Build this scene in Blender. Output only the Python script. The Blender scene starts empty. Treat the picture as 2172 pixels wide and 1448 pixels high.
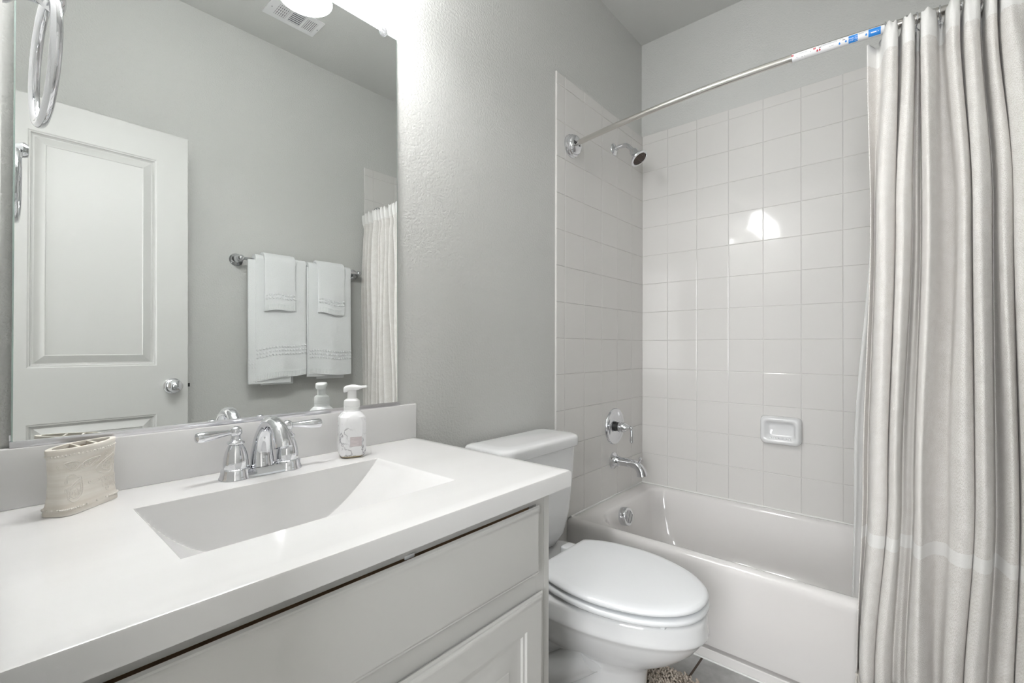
import bpy, bmesh, math, random
from mathutils import Vector, Matrix
random.seed(7)
PI = math.pi
SC = bpy.context.scene
COL = SC.collection

# ------------------------------------------------------------------ camera
cam_d = bpy.data.cameras.new('camera')
cam = bpy.data.objects.new('camera', cam_d)
COL.objects.link(cam)
r_ = Vector((0.64742, -0.76213, 0.00233)); u_ = Vector((-0.00568, -0.00177, 0.99998)); f_ = Vector((0.76211, 0.64742, 0.00547))
M = Matrix(((r_.x, u_.x, -f_.x, -2.37776), (r_.y, u_.y, -f_.y, -1.15215), (r_.z, u_.z, -f_.z, 1.09773), (0, 0, 0, 1)))
cam.matrix_world = M
cam_d.sensor_width = 36.0
cam_d.lens = 36.0 * 978.49 / 2172
cam_d.shift_x = -21.62 / 2172
cam_d.shift_y = 6.72 / 2172
cam_d.clip_start = 0.01
SC.camera = cam

# ------------------------------------------------------------------ world, exposure
w = bpy.data.worlds.new('world'); SC.world = w; w.use_nodes = True
w.node_tree.nodes['Background'].inputs[0].default_value = (0.8, 0.85, 0.9, 1)
w.node_tree.nodes['Background'].inputs[1].default_value = 0.05
SC.view_settings.view_transform = 'Standard'
SC.view_settings.look = 'None'
SC.view_settings.gamma = 1.0
SC.view_settings.exposure = 0.05
SC.view_settings.use_curve_mapping = False
VAN_SHADE, VAN_BULB = 42.0, 0.8          # vanity glass shades, bulbs
HALL_DOME_FILL = 3.0                         # glowing dome of the added hall fill lamp
WINDOW_FILL = 13.2                          # glow of the added hall window, unseen fill light
HALL_FILL = 8.0                        # added hall lamp, out of view, fills through the doorway

# ------------------------------------------------------------------ materials
def mat(name, col, rough=0.5, metal=0.0, spec=None, coat=0.0, emit=None, trans=0.0, sub=0.0):
    m = bpy.data.materials.new(name); m.use_nodes = True
    b = m.node_tree.nodes['Principled BSDF']
    b.inputs['Base Color'].default_value = (*col, 1)
    b.inputs['Roughness'].default_value = rough
    b.inputs['Metallic'].default_value = metal
    if spec is not None: b.inputs['Specular IOR Level'].default_value = spec
    if coat: b.inputs['Coat Weight'].default_value = coat; b.inputs['Coat Roughness'].default_value = 0.08
    if emit: b.inputs['Emission Color'].default_value = (*emit[0], 1); b.inputs['Emission Strength'].default_value = emit[1]
    if trans: b.inputs['Transmission Weight'].default_value = trans
    return m
def nd(m, t, **kw):
    n = m.node_tree.nodes.new(t)
    for k, v in kw.items():
        if k in n.inputs: n.inputs[k].default_value = v
        else: setattr(n, k, v)
    return n
def ln(m, a, ai, b, bi): m.node_tree.links.new(a.outputs[ai], b.inputs[bi])
def bsdf(m): return m.node_tree.nodes['Principled BSDF']
def noise_bump(m, scale, strength, dist, detail=3.0, rough=0.5, scl=(1, 1, 1)):
    tc = nd(m, 'ShaderNodeTexCoord'); mp = nd(m, 'ShaderNodeMapping'); mp.inputs['Scale'].default_value = scl
    n = nd(m, 'ShaderNodeTexNoise', Scale=scale, Detail=detail, Roughness=rough)
    b = nd(m, 'ShaderNodeBump', Strength=strength, Distance=dist)
    ln(m, tc, 'Object', mp, 'Vector'); ln(m, mp, 'Vector', n, 'Vector'); ln(m, n, 'Fac', b, 'Height'); ln(m, b, 'Normal', bsdf(m), 'Normal')
    return n, mp, tc
def noise_color(m, scale, c0, c1, lo=0.35, hi=0.65, detail=4.0, scl=(1, 1, 1)):
    tc = nd(m, 'ShaderNodeTexCoord'); mp = nd(m, 'ShaderNodeMapping'); mp.inputs['Scale'].default_value = scl
    n = nd(m, 'ShaderNodeTexNoise', Scale=scale, Detail=detail)
    cr = nd(m, 'ShaderNodeValToRGB')
    cr.color_ramp.elements[0].position = lo; cr.color_ramp.elements[0].color = (*c0, 1)
    cr.color_ramp.elements[1].position = hi; cr.color_ramp.elements[1].color = (*c1, 1)
    ln(m, tc, 'Object', mp, 'Vector'); ln(m, mp, 'Vector', n, 'Vector'); ln(m, n, 'Fac', cr, 'Fac'); ln(m, cr, 'Color', bsdf(m), 'Base Color')
    return cr

WALLC = (0.635, 0.638, 0.62)
m_wall = mat('greige_orange_peel_paint', WALLC, 0.55, spec=0.3); noise_bump(m_wall, 130, 0.55, 0.004, 2.0, 0.55)
m_ceil = mat('greige_ceiling_paint', WALLC, 0.7, spec=0.2); noise_bump(m_ceil, 150, 0.3, 0.003, 2.0)
m_hall = mat('hall_paint', (0.62, 0.60, 0.57), 0.7)
m_tile = mat('glossy_white_tile', (0.755, 0.74, 0.72), 0.07, spec=0.5)
m_grout = mat('pale_grout', (0.70, 0.69, 0.67), 0.8)
m_caulk = mat('white_caulk', (0.85, 0.85, 0.83), 0.45)
m_porc = mat('white_porcelain', (0.82, 0.825, 0.83), 0.05, coat=0.3)
m_tub = mat('white_tub_enamel', (0.82, 0.80, 0.785), 0.1, coat=0.3)
m_seat = mat('white_seat_plastic', (0.84, 0.855, 0.87), 0.12)
m_counter = mat('white_cultured_marble', (0.77, 0.77, 0.765), 0.16, coat=0.2)
noise_color(m_counter, 3.0, (0.745, 0.74, 0.735), (0.785, 0.78, 0.775), 0.3, 0.7, scl=(0.6, 3, 3))
m_cab = mat('white_cabinet_paint', (0.63, 0.625, 0.605), 0.38); noise_bump(m_cab, 260, 0.06, 0.001, 2.0)
m_cabin = mat('brown_cabinet_inside', (0.36, 0.24, 0.14), 0.7)
m_chrome = mat('polished_chrome', (0.74, 0.75, 0.775), 0.045, 1.0)
m_chrome2 = mat('satin_steel_rod', (0.72, 0.70, 0.67), 0.2, 1.0)
m_alu = mat('brushed_aluminium_channel', (0.80, 0.80, 0.83), 0.22, 1.0)
m_mirror = mat('silvered_mirror', (0.865, 0.885, 0.875), 0.0, 1.0)
m_glassedge = mat('green_glass_edge', (0.42, 0.52, 0.48), 0.15)
m_clear = mat('clear_plastic', (0.97, 0.98, 1.0), 0.06, trans=0.9)
m_dark = mat('dark_slot', (0.03, 0.03, 0.035), 0.6)
m_nozzle = mat('dark_brown_nozzle_face', (0.06, 0.045, 0.04), 0.5)
m_nozzle2 = mat('brown_rubber_nozzle', (0.14, 0.08, 0.05), 0.6)
m_door = mat('white_door_paint', (0.61, 0.61, 0.595), 0.42)
m_vent = mat('white_register_enamel', (0.80, 0.80, 0.81), 0.4)
m_duct = mat('grey_duct_inside', (0.20, 0.20, 0.23), 0.7)
m_shade = mat('frosted_glass_lit', (0.9, 0.9, 0.9), 0.4, emit=((1.0, 0.998, 0.995), VAN_SHADE))
m_fill_dome = mat('fill_dome_glow', (0.9, 0.9, 0.9), 0.3, emit=((1.0, 0.998, 0.995), HALL_DOME_FILL))
m_fill_pane = mat('fill_light_pane', (0.9, 0.9, 0.9), 0.3, emit=((0.97, 0.985, 1.0), WINDOW_FILL))
m_bulb = mat('bulb_lit', (0.9, 0.9, 0.9), 0.4, emit=((1.0, 0.97, 0.93), 14.0))
m_towel = mat('white_terry', (0.92, 0.935, 0.94), 0.95, spec=0.1); noise_bump(m_towel, 420, 0.9, 0.003, 2.0)
bsdf(m_towel).inputs['Sheen Weight'].default_value = 0.25
m_liner = mat('frosted_liner', (0.92, 0.92, 0.92), 0.35); bsdf(m_liner).inputs['Alpha'].default_value = 0.28
m_label = mat('white_label_paper', (0.84, 0.84, 0.85), 0.35)
m_blue = mat('blue_label_ink', (0.02, 0.24, 0.72), 0.4)
m_red = mat('red_label_ink', (0.50, 0.02, 0.04), 0.4)
m_ink = mat('grey_print_ink', (0.14, 0.14, 0.16), 0.5)
m_pink = mat('dusty_pink_label', (0.60, 0.54, 0.55), 0.5)
m_pinkprint = mat('pale_print', (0.80, 0.74, 0.745), 0.5)
m_pump = mat('frosted_white_pump', (0.86, 0.865, 0.86), 0.35); bsdf(m_pump).inputs['Subsurface Weight'].default_value = 0.25
bsdf(m_pump).inputs['Subsurface Radius'].default_value = (0.01, 0.01, 0.01)
m_base = mat('amber_bottle_base', (0.62, 0.52, 0.33), 0.3)
m_rug = mat('beige_chenille', (0.47, 0.39, 0.31), 0.95, spec=0.1)
noise_bump(m_rug, 500, 1.0, 0.004, 3.0)
noise_color(m_rug, 60, (0.62, 0.53, 0.44), (0.85, 0.76, 0.67), 0.3, 0.7)
m_black = mat('black_latch', (0.02, 0.02, 0.02), 0.4)

# floor tile with brown grout
m_floor = mat('grey_slate_floor_tile', (0.3, 0.3, 0.29), 0.45)
def floor_mat(m):
    tc = nd(m, 'ShaderNodeTexCoord'); mp = nd(m, 'ShaderNodeMapping'); mp.inputs['Location'].default_value = (0.62, 0.5765 + 0.3048 * 3 + 0.002, 0)
    br = nd(m, 'ShaderNodeTexBrick', Scale=1.0); br.offset = 0.0; br.squash = 1.0
    br.inputs['Mortar Size'].default_value = 0.004; br.inputs['Brick Width'].default_value = 0.3048; br.inputs['Row Height'].default_value = 0.3048
    br.inputs['Mortar Smooth'].default_value = 0.1
    n = nd(m, 'ShaderNodeTexNoise', Scale=9.0, Detail=8.0, Roughness=0.65)
    cr = nd(m, 'ShaderNodeValToRGB'); e = cr.color_ramp.elements
    e[0].position = 0.3; e[0].color = (0.33, 0.325, 0.315, 1); e[1].position = 0.68; e[1].color = (0.56, 0.56, 0.55, 1)
    mx = nd(m, 'ShaderNodeMix', data_type='RGBA'); mx.inputs[7].default_value = (0.075, 0.05, 0.035, 1)
    bp = nd(m, 'ShaderNodeBump', Strength=0.5, Distance=0.003); bp.invert = True
    ln(m, tc, 'Object', mp, 'Vector'); ln(m, mp, 'Vector', br, 'Vector'); ln(m, tc, 'Object', n, 'Vector'); ln(m, n, 'Fac', cr, 'Fac')
    ln(m, br, 'Fac', mx, 0); ln(m, cr, 'Color', mx, 6); m.node_tree.links.new(mx.outputs[2], bsdf(m).inputs['Base Color'])
    ln(m, br, 'Fac', bp, 'Height'); ln(m, bp, 'Normal', bsdf(m), 'Normal')
floor_mat(m_floor)

# woven curtain: uses UV in metres (u along the cloth, v height)
m_cloth = mat('woven_linen_cloth', (0.7, 0.68, 0.65), 0.9, spec=0.1)
def cloth_mat(m):
    uv = nd(m, 'ShaderNodeUVMap'); sp = nd(m, 'ShaderNodeSeparateXYZ'); ln(m, uv, 'UV', sp, 'Vector')
    mp = nd(m, 'ShaderNodeMapping'); mp.inputs['Rotation'].default_value = (0, 0, math.radians(38)); mp.inputs['Scale'].default_value = (360, 520, 1)
    ln(m, uv, 'UV', mp, 'Vector')
    ck = nd(m, 'ShaderNodeTexVoronoi', Scale=1.0); ck.inputs['Randomness'].default_value = 0.25; ln(m, mp, 'Vector', ck, 'Vector')
    cr = nd(m, 'ShaderNodeValToRGB'); e = cr.color_ramp.elements
    e[0].position = 0.15; e[0].color = (0.52, 0.48, 0.44, 1); e[1].position = 0.45; e[1].color = (0.85, 0.83, 0.805, 1)
    ln(m, ck, 'Distance', cr, 'Fac')
    n = nd(m, 'ShaderNodeTexNoise', Scale=35.0, Detail=4.0); ln(m, uv, 'UV', n, 'Vector')
    mul = nd(m, 'ShaderNodeMix', data_type='RGBA', blend_type='SOFT_LIGHT'); mul.inputs[0].default_value = 0.45
    ln(m, cr, 'Color', mul, 6); ln(m, n, 'Fac', mul, 7)
    # white bands by height
    def step(lo, hi):
        a = nd(m, 'ShaderNodeMath', operation='GREATER_THAN'); a.inputs[1].default_value = lo; ln(m, sp, 'Y', a, 0)
        b = nd(m, 'ShaderNodeMath', operation='LESS_THAN'); b.inputs[1].default_value = hi; ln(m, sp, 'Y', b, 0)
        c = nd(m, 'ShaderNodeMath', operation='MULTIPLY'); m.node_tree.links.new(a.outputs[0], c.inputs[0]); m.node_tree.links.new(b.outputs[0], c.inputs[1]); return c
    s1 = step(1.884, 3); s2 = step(0.567, 0.601)
    ad = nd(m, 'ShaderNodeMath', operation='ADD'); m.node_tree.links.new(s1.outputs[0], ad.inputs[0]); m.node_tree.links.new(s2.outputs[0], ad.inputs[1])
    mx = nd(m, 'ShaderNodeMix', data_type='RGBA'); mx.inputs[7].default_value = (0.86, 0.85, 0.83, 1)
    m.node_tree.links.new(ad.outputs[0], mx.inputs[0]); m.node_tree.links.new(mul.outputs[2], mx.inputs[6])
    m.node_tree.links.new(mx.outputs[2], bsdf(m).inputs['Base Color'])
    bp = nd(m, 'ShaderNodeBump', Strength=0.35, Distance=0.0015); ln(m, ck, 'Distance', bp, 'Height'); ln(m, bp, 'Normal', bsdf(m), 'Normal')
    bsdf(m).inputs['Sheen Weight'].default_value = 0.15
cloth_mat(m_cloth)
m_fringe = mat('linen_fringe', (0.74, 0.71, 0.66), 0.95, spec=0.1)

# marble print on the soap bottle
m_marble = mat('marble_print', (0.86, 0.86, 0.87), 0.3)
def marble(m):
    tc = nd(m, 'ShaderNodeTexCoord'); mp = nd(m, 'ShaderNodeMapping'); mp.inputs['Rotation'].default_value = (0.5, 0.9, 0.3)
    n0 = nd(m, 'ShaderNodeTexNoise', Scale=22.0, Detail=5.0, Roughness=0.6, Distortion=0.4)
    ln(m, tc, 'Object', mp, 'Vector'); ln(m, mp, 'Vector', n0, 'Vector')
    s = nd(m, 'ShaderNodeMath', operation='SUBTRACT'); s.inputs[1].default_value = 0.5; ln(m, n0, 'Fac', s, 0)
    a = nd(m, 'ShaderNodeMath', operation='ABSOLUTE'); m.node_tree.links.new(s.outputs[0], a.inputs[0])
    cr = nd(m, 'ShaderNodeValToRGB'); e = cr.color_ramp.elements
    e[0].position = 0.0; e[0].color = (0.30, 0.29, 0.32, 1); e[1].position = 0.028; e[1].color = (0.86, 0.86, 0.87, 1)
    m.node_tree.links.new(a.outputs[0], cr.inputs[0])
    n1 = nd(m, 'ShaderNodeTexNoise', Scale=14.0, Detail=2.0); ln(m, tc, 'Object', n1, 'Vector')
    c2 = nd(m, 'ShaderNodeValToRGB'); c2.color_ramp.elements[0].position = 0.36; c2.color_ramp.elements[1].position = 0.52; ln(m, n1, 'Fac', c2, 'Fac')
    mx = nd(m, 'ShaderNodeMix', data_type='RGBA'); mx.inputs[6].default_value = (0.86, 0.86, 0.87, 1)
    ln(m, c2, 'Color', mx, 0); ln(m, cr, 'Color', mx, 7); m.node_tree.links.new(mx.outputs[2], bsdf(m).inputs['Base Color'])
marble(m_marble)
# carved resin of the toothbrush holder
m_resin = mat('cream_carved_resin', (0.74, 0.70, 0.64), 0.5)
noise_color(m_resin, 30, (0.66, 0.61, 0.54), (0.80, 0.77, 0.71), 0.35, 0.65, 5.0, scl=(0.25, 0.25, 3.0))
noise_bump(m_resin, 60, 0.5, 0.0015, 3.0, 0.5, scl=(0.2, 0.2, 3.0))
m_resinhi = mat('rubbed_resin_relief', (0.755, 0.72, 0.665), 0.5)
m_resindk = mat('brown_resin_inside', (0.30, 0.22, 0.13), 0.7)

# ------------------------------------------------------------------ geometry kit
class G:
    def __init__(s): s.v = []; s.f = []; s.uv = None
    def add(s, v, f):
        o = len(s.v); s.v += [tuple(p) for p in v]; s.f += [tuple(i + o for i in q) for q in f]; return s
    def join(s, g): return s.add(g.v, g.f)
def box(x0, x1, y0, y1, z0, z1, bev=0.0, seg=2):
    bm = bmesh.new()
    bmesh.ops.create_cube(bm, size=1.0)
    for v in bm.verts:
        v.co = Vector(((x0 + x1) / 2 + v.co.x * (x1 - x0), (y0 + y1) / 2 + v.co.y * (y1 - y0), (z0 + z1) / 2 + v.co.z * (z1 - z0)))
    if bev: bmesh.ops.bevel(bm, geom=bm.edges[:] + bm.verts[:], offset=bev, segments=seg, affect='EDGES', profile=0.5, clamp_overlap=True)
    return from_bm(bm)
def from_bm(bm):
    g = G(); bm.verts.index_update(); g.v = [tuple(v.co) for v in bm.verts]; g.f = [tuple(v.index for v in f.verts) for f in bm.faces]; bm.free(); return g
def basis(ax):
    ax = Vector(ax).normalized(); t = Vector((0, 0, 1)) if abs(ax.z) < 0.9 else Vector((1, 0, 0))
    a = t.cross(ax).normalized(); b = ax.cross(a).normalized(); return a, b, ax
def lathe(prof, org=(0, 0, 0), axis=(0, 0, 1), seg=32, cap0=True, cap1=True, sx=1.0, sy=1.0):
    a, b, c = basis(axis); o = Vector(org); g = G(); n = len(prof)
    for (r, h) in prof:
        for k in range(seg):
            t = 2 * PI * k / seg; g.v.append(tuple(o + c * h + a * (r * sx * math.cos(t)) + b * (r * sy * math.sin(t))))
    for i in range(n - 1):
        for k in range(seg):
            k2 = (k + 1) % seg; g.f.append((i * seg + k, i * seg + k2, (i + 1) * seg + k2, (i + 1) * seg + k))
    if cap0: g.f.append(tuple(range(seg - 1, -1, -1)))
    if cap1: g.f.append(tuple((n - 1) * seg + k for k in range(seg)))
    return g
def tube(pts, rad, seg=14, closed=False, caps=True, flat=1.0, up=None):
    P = [Vector(p) for p in pts]; n = len(P); R = rad if isinstance(rad, (list, tuple)) else [rad] * n
    g = G(); prev = None
    for i in range(n):
        if closed: t = P[(i + 1) % n] - P[i - 1]
        else: t = P[min(i + 1, n - 1)] - P[max(i - 1, 0)]
        t.normalize()
        if prev is None:
            h = Vector(up) if up else (Vector((0, 0, 1)) if abs(t.z) < 0.9 else Vector((1, 0, 0)))
        else: h = prev
        a = (h - t * h.dot(t)).normalized(); b = t.cross(a); prev = a
        for k in range(seg):
            q = 2 * PI * k / seg; g.v.append(tuple(P[i] + a * (R[i] * flat * math.cos(q)) + b * (R[i] * math.sin(q))))
    m = n if closed else n - 1
    for i in range(m):
        j = (i + 1) % n
        for k in range(seg):
            k2 = (k + 1) % seg; g.f.append((i * seg + k, i * seg + k2, j * seg + k2, j * seg + k))
    if not closed and caps:
        g.f.append(tuple(range(seg - 1, -1, -1))); g.f.append(tuple((n - 1) * seg + k for k in range(seg)))
    return g
def loft(loops, cap0=True, cap1=True, closed=True):
    g = G(); n = len(loops[0])
    for L in loops: g.v += [tuple(p) for p in L]
    for i in range(len(loops) - 1):
        for k in range(n if closed else n - 1):
            k2 = (k + 1) % n; g.f.append((i * n + k, i * n + k2, (i + 1) * n + k2, (i + 1) * n + k))
    if cap0: g.f.append(tuple(range(n - 1, -1, -1)))
    if cap1: g.f.append(tuple((len(loops) - 1) * n + k for k in range(n)))
    return g
def sphere(c, r, seg=16, sz=1.0):
    pr = [(max(1e-5, r * math.sin(PI * i / 10)), -r * sz * math.cos(PI * i / 10)) for i in range(11)]
    return lathe(pr, c, (0, 0, 1), seg)
def catmull(P, n):
    out = []; m = len(P)
    for i in range(m - 1):
        p0, p1, p2, p3 = P[max(i - 1, 0)], P[i], P[i + 1], P[min(i + 2, m - 1)]
        for k in range(n):
            t = k / n
            out.append(tuple(0.5 * (2 * b + (c - a) * t + (2 * a - 5 * b + 4 * c - d) * t * t + (3 * b - a - 3 * c + d) * t ** 3) for a, b, c, d in zip(p0, p1, p2, p3)))
    out.append(tuple(P[-1])); return out
def rrect(x0, x1, y0, y1, r, na=8, ns=10):
    pts = []
    rs = r if isinstance(r, (list, tuple)) else [r] * 4      # corners: (x1,y1) (x0,y1) (x0,y0) (x1,y0)
    cs = [(x1, y1, 0), (x0, y1, 90), (x0, y0, 180), (x1, y0, 270)]; sg = [(-1, -1), (1, -1), (1, 1), (-1, 1)]
    arcs = []
    for (cx, cy, a0), (sx, sy), rr in zip(cs, sg, rs):
        arcs.append([(cx + sx * rr + rr * math.cos(math.radians(a0 + 90 * k / na)), cy + sy * rr + rr * math.sin(math.radians(a0 + 90 * k / na))) for k in range(na + 1)])
    for i in range(4):
        pts += arcs[i]; p, q = arcs[i][-1], arcs[(i + 1) % 4][0]
        for k in range(1, ns): t = k / ns; pts.append((p[0] + (q[0] - p[0]) * t, p[1] + (q[1] - p[1]) * t))
    return pts
def mkmesh(name, g, m, smooth=True, angle=40):
    me = bpy.data.meshes.new(name); me.from_pydata(g.v, [], g.f); me.validate()
    bm = bmesh.new(); bm.from_mesh(me); bmesh.ops.recalc_face_normals(bm, faces=bm.faces); bm.to_mesh(me); bm.free()
    ms = m if isinstance(m, (list, tuple)) else [m]
    for x in ms: me.materials.append(x)
    if smooth:
        for p in me.polygons: p.use_smooth = True
        me.set_sharp_from_angle(angle=math.radians(angle))
    return me
def off(g, b):
    h = G(); h.v = [(x - b[0], y - b[1], z - b[2]) for x, y, z in g.v]; h.f = g.f; h.uv = g.uv; return h
class Thing:
    def __init__(s, name, label, cat, base=(0, 0, 0), group=None, kind=None):
        s.o = bpy.data.objects.new(name, None); COL.objects.link(s.o); s.o.location = base; s.base = base; s.o.empty_display_size = 0.05
        if label: s.o['label'] = label
        if cat: s.o['category'] = cat
        if group: s.o['group'] = group
        if kind: s.o['kind'] = kind
    def part(s, name, g, m, parent=None, smooth=True, angle=40, label=None):
        o = bpy.data.objects.new(name, mkmesh(name, off(g, s.base), m, smooth, angle)); COL.objects.link(o); o.parent = parent or s.o
        if label: o['label'] = label
        return o
def solo(name, g, m, label=None, cat=None, kind=None, group=None, smooth=True, angle=40, base=(0, 0, 0)):
    o = bpy.data.objects.new(name, mkmesh(name, off(g, base), m, smooth, angle)); COL.objects.link(o); o.location = base
    if label: o['label'] = label
    if cat: o['category'] = cat
    if kind: o['kind'] = kind
    if group: o['group'] = group
    return o
def kid(parent, name, g, m, smooth=True, angle=40, label=None):
    b = parent.location
    o = bpy.data.objects.new(name, mkmesh(name, off(g, b), m, smooth, angle)); COL.objects.link(o); o.parent = parent
    if label: o['label'] = label
    return o
def copy_tree(o, parent=None):
    c = o.copy(); COL.objects.link(c)
    if parent: c.parent = parent
    for ch in [k for k in o.children]: copy_tree(ch, c)
    return c
def text_geo(s, size, place):
    """flat letters as a mesh; place(u, v) -> world point, u along the line, v up, origin at the text centre"""
    cu = bpy.data.curves.new('t', 'FONT'); cu.body = s; cu.size = size; cu.align_x = 'CENTER'; cu.align_y = 'CENTER'; cu.resolution_u = 2
    ob = bpy.data.objects.new('t', cu); COL.objects.link(ob)
    dg = bpy.context.evaluated_depsgraph_get(); me = ob.evaluated_get(dg).to_mesh()
    g = G(); g.v = [tuple(place(v.co.x, v.co.y)) for v in me.vertices]; g.f = [tuple(p.vertices) for p in me.polygons]
    ob.evaluated_get(dg).to_mesh_clear(); bpy.data.objects.remove(ob); bpy.data.curves.remove(cu)
    return g
def point(name, loc, power, rad, col=(1, 1, 1), parent=None):
    l = bpy.data.lights.new(name, 'POINT'); l.energy = power; l.shadow_soft_size = rad; l.color = col
    o = bpy.data.objects.new(name, l); COL.objects.link(o); o.location = loc
    if parent: o.parent = parent; o.location = Vector(loc) - parent.location
    return o

# ------------------------------------------------------------------ room shell
RW, XW, CH = 1.50, -2.372, 2.775       # room depth, left (doorway) wall, ceiling height
TH = 0.12
DY0, DY1, DZ = -1.36, -0.72, 2.06      # doorway in the doorway wall
solo('floor', box(-4.2, 0.2, -2.6, 0.6, -0.1, 0.0), m_floor, kind='structure', smooth=False)
solo('ceiling', box(-4.2, 0.2, -2.6, 0.6, CH, CH + 0.1), m_ceil, kind='structure', smooth=False)
wall_left = solo('wall_left', box(XW - TH, 0.12, 0.0, 0.12, 0, CH), m_wall, kind='structure', smooth=False)
wall_back = solo('wall_back', box(0.0, 0.12, -RW - 0.12, 0.0, 0, CH), m_wall, kind='structure', smooth=False)
wall_right = solo('wall_right', box(XW - TH, 0.0, -RW - 0.12, -RW, 0, CH), m_wall, kind='structure', smooth=False)
gw = G(); gw.join(box(XW - TH, XW, DY1, 0.0, 0, CH)).join(box(XW - TH, XW, -RW, DY0, 0, CH)).join(box(XW - TH, XW, DY0, DY1, DZ, CH))
wall_front = solo('wall_front', gw, m_wall, kind='structure', smooth=False)
gh = G(); gh.join(box(-4.2, -4.1, -2.6, 0.6, 0, CH)).join(box(-4.1, XW - TH, 0.5, 0.6, 0, CH)).join(box(-4.1, XW - TH, -2.6, -2.5, 0, CH))
gh.join(box(XW - TH, XW - TH + 0.1, 0.12, 0.5, 0, CH)).join(box(XW - TH, XW - TH + 0.1, -2.5, -RW - 0.12, 0, CH))
solo('wall_hall', gh, m_hall, kind='structure', smooth=False)
# window added in the unseen hall, its pane glows as fill through the doorway
WX = -4.1
gwin = G()
for y0, y1, z0, z1 in ((-2.03, -1.96, 0.62, 2.28), (-0.85, -0.78, 0.62, 2.28), (-1.96, -0.85, 0.62, 0.69), (-1.96, -0.85, 2.21, 2.28), (-1.96, -0.85, 1.43, 1.47)): gwin.join(box(WX + 0.0005, WX + 0.03, y0, y1, z0, z1))
win = solo('fill_window_1', gwin, m_door, kind='structure', smooth=False, base=(WX, -1.335, 1.45))
kid(win, 'fill_pane', box(WX + 0.001, WX + 0.008, -1.959, -0.851, 0.691, 2.209), m_fill_pane, smooth=False)
# door jamb lining the opening
gj = G(); gj.join(box(XW - TH - 0.002, XW + 0.002, DY1 - 0.018, DY1 - 0.0005, 0, DZ - 0.019)).join(box(XW - TH - 0.002, XW + 0.002, DY0 + 0.0005, DY0 + 0.018, 0, DZ - 0.019)).join(box(XW - TH - 0.002, XW + 0.002, DY0 + 0.0005, DY1 - 0.0005, DZ - 0.0185, DZ - 0.0005))
solo('trim_1', gj, m_door, kind='structure', smooth=False)
# baseboard on the towel wall
solo('baseboard_right', box(XW + 0.02, -0.83, -RW + 0.0005, -RW + 0.013, 0.0005, 0.10, 0.003), m_door, kind='structure')
solo('baseboard_left', box(-1.53, -0.83, -0.013, -0.0005, 0.0005, 0.10, 0.003), m_door, kind='structure')

# ------------------------------------------------------------------ tile panels
P = 0.154; ZL = 0.520; TZ = 0.3592; TTOP = ZL + 11 * P + 0.049; TX = -0.81; TT = 0.008
def tile_panel(us, zs, place, depth=TT):
    """us, zs: joint positions; place(u, z, d) world; every tile a pillowed block on a grout bed"""
    gt = G(); j = 0.0007; e = 0.0024
    for a, b in zip(us[:-1], us[1:]):
        for c, d in zip(zs[:-1], zs[1:]):
            o = len(gt.v); q = [(a + j, c + j), (b - j, c + j), (b - j, d - j), (a + j, d - j)]; cu, cz = (a + b) / 2, (c + d) / 2
            for (ins, dp) in ((0, 0.3), (0, 0.80), (0.35, 0.945), (1.0, 1.0)):
                for (u, z) in q: gt.v.append(tuple(place(u + (e * ins if u < cu else -e * ins), z + (e * ins if z < cz else -e * ins), depth * dp)))
            for r in range(3):
                for k in range(4): k2 = (k + 1) % 4; gt.f.append((o + r * 4 + k, o + r * 4 + k2, o + (r + 1) * 4 + k2, o + (r + 1) * 4 + k))
            gt.f.append((o + 12, o + 13, o + 14, o + 15))
    return gt
zs = [TZ] + [ZL + P * k for k in range(12)] + [TTOP]
def bed(us, place):
    g = G(); u0, u1 = us[0], us[-1]
    c = [(u0, TZ, 0.0005), (u1, TZ, 0.0005), (u1, TTOP, 0.0005), (u0, TTOP, 0.0005)]; c2 = [(u0, TZ, TT * 0.72), (u1, TZ, TT * 0.72), (u1, TTOP, TT * 0.72), (u0, TTOP, TT * 0.72)]
    g.v = [tuple(place(*q)) for q in c + c2]; g.f = [(0, 1, 2, 3), (4, 5, 6, 7)] + [(k, (k + 1) % 4, 4 + (k + 1) % 4, 4 + k) for k in range(4)]; return g
ub = [0.0 + TT, 0.1532 + 0.0] + [0.1532 + P * k for k in range(1, 9)] + [RW - TT]
plb = lambda u, z, d: (-d, -u, z)
kid(wall_back, 'wall_tile', tile_panel(ub, zs, plb), m_tile, angle=4); kid(wall_back, 'grout', bed(ub, plb), m_grout, smooth=False)
us = [0.0, 0.1317] + [0.1317 + P * k for k in range(1, 5)] + [-TX]
pls = lambda u, z, d: (-u, -d, z)
plr = lambda u, z, d: (-u, -RW + d, z)
kid(wall_left, 'wall_tile', tile_panel(us, zs, pls), m_tile, angle=4); kid(wall_left, 'grout', bed(us, pls), m_grout, smooth=False)
kid(wall_right, 'wall_tile', tile_panel(us, zs, plr), m_tile, angle=4); kid(wall_right, 'grout', bed(us, plr), m_grout, smooth=False)
# lower tile leg beside the tub, down to the floor
for wl, pl in ((wall_left, pls), (wall_right, plr)):
    zl = [0.012, 0.0575, 0.2115, TZ]
    kid(wl, 'tile_leg', tile_panel([0.7277, -TX], zl, pl), m_tile, angle=4)
    g = G(); g.v = [tuple(pl(u, z, d)) for d in (0.0005, TT * 0.72) for u, z in ((0.7277, 0.001), (-TX, 0.001), (-TX, TZ), (0.7277, TZ))]
    g.f = [(0, 1, 2, 3), (4, 5, 6, 7)] + [(k, (k + 1) % 4, 4 + (k + 1) % 4, 4 + k) for k in range(4)]
    kid(wl, 'grout', g, m_grout, smooth=False)

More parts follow.
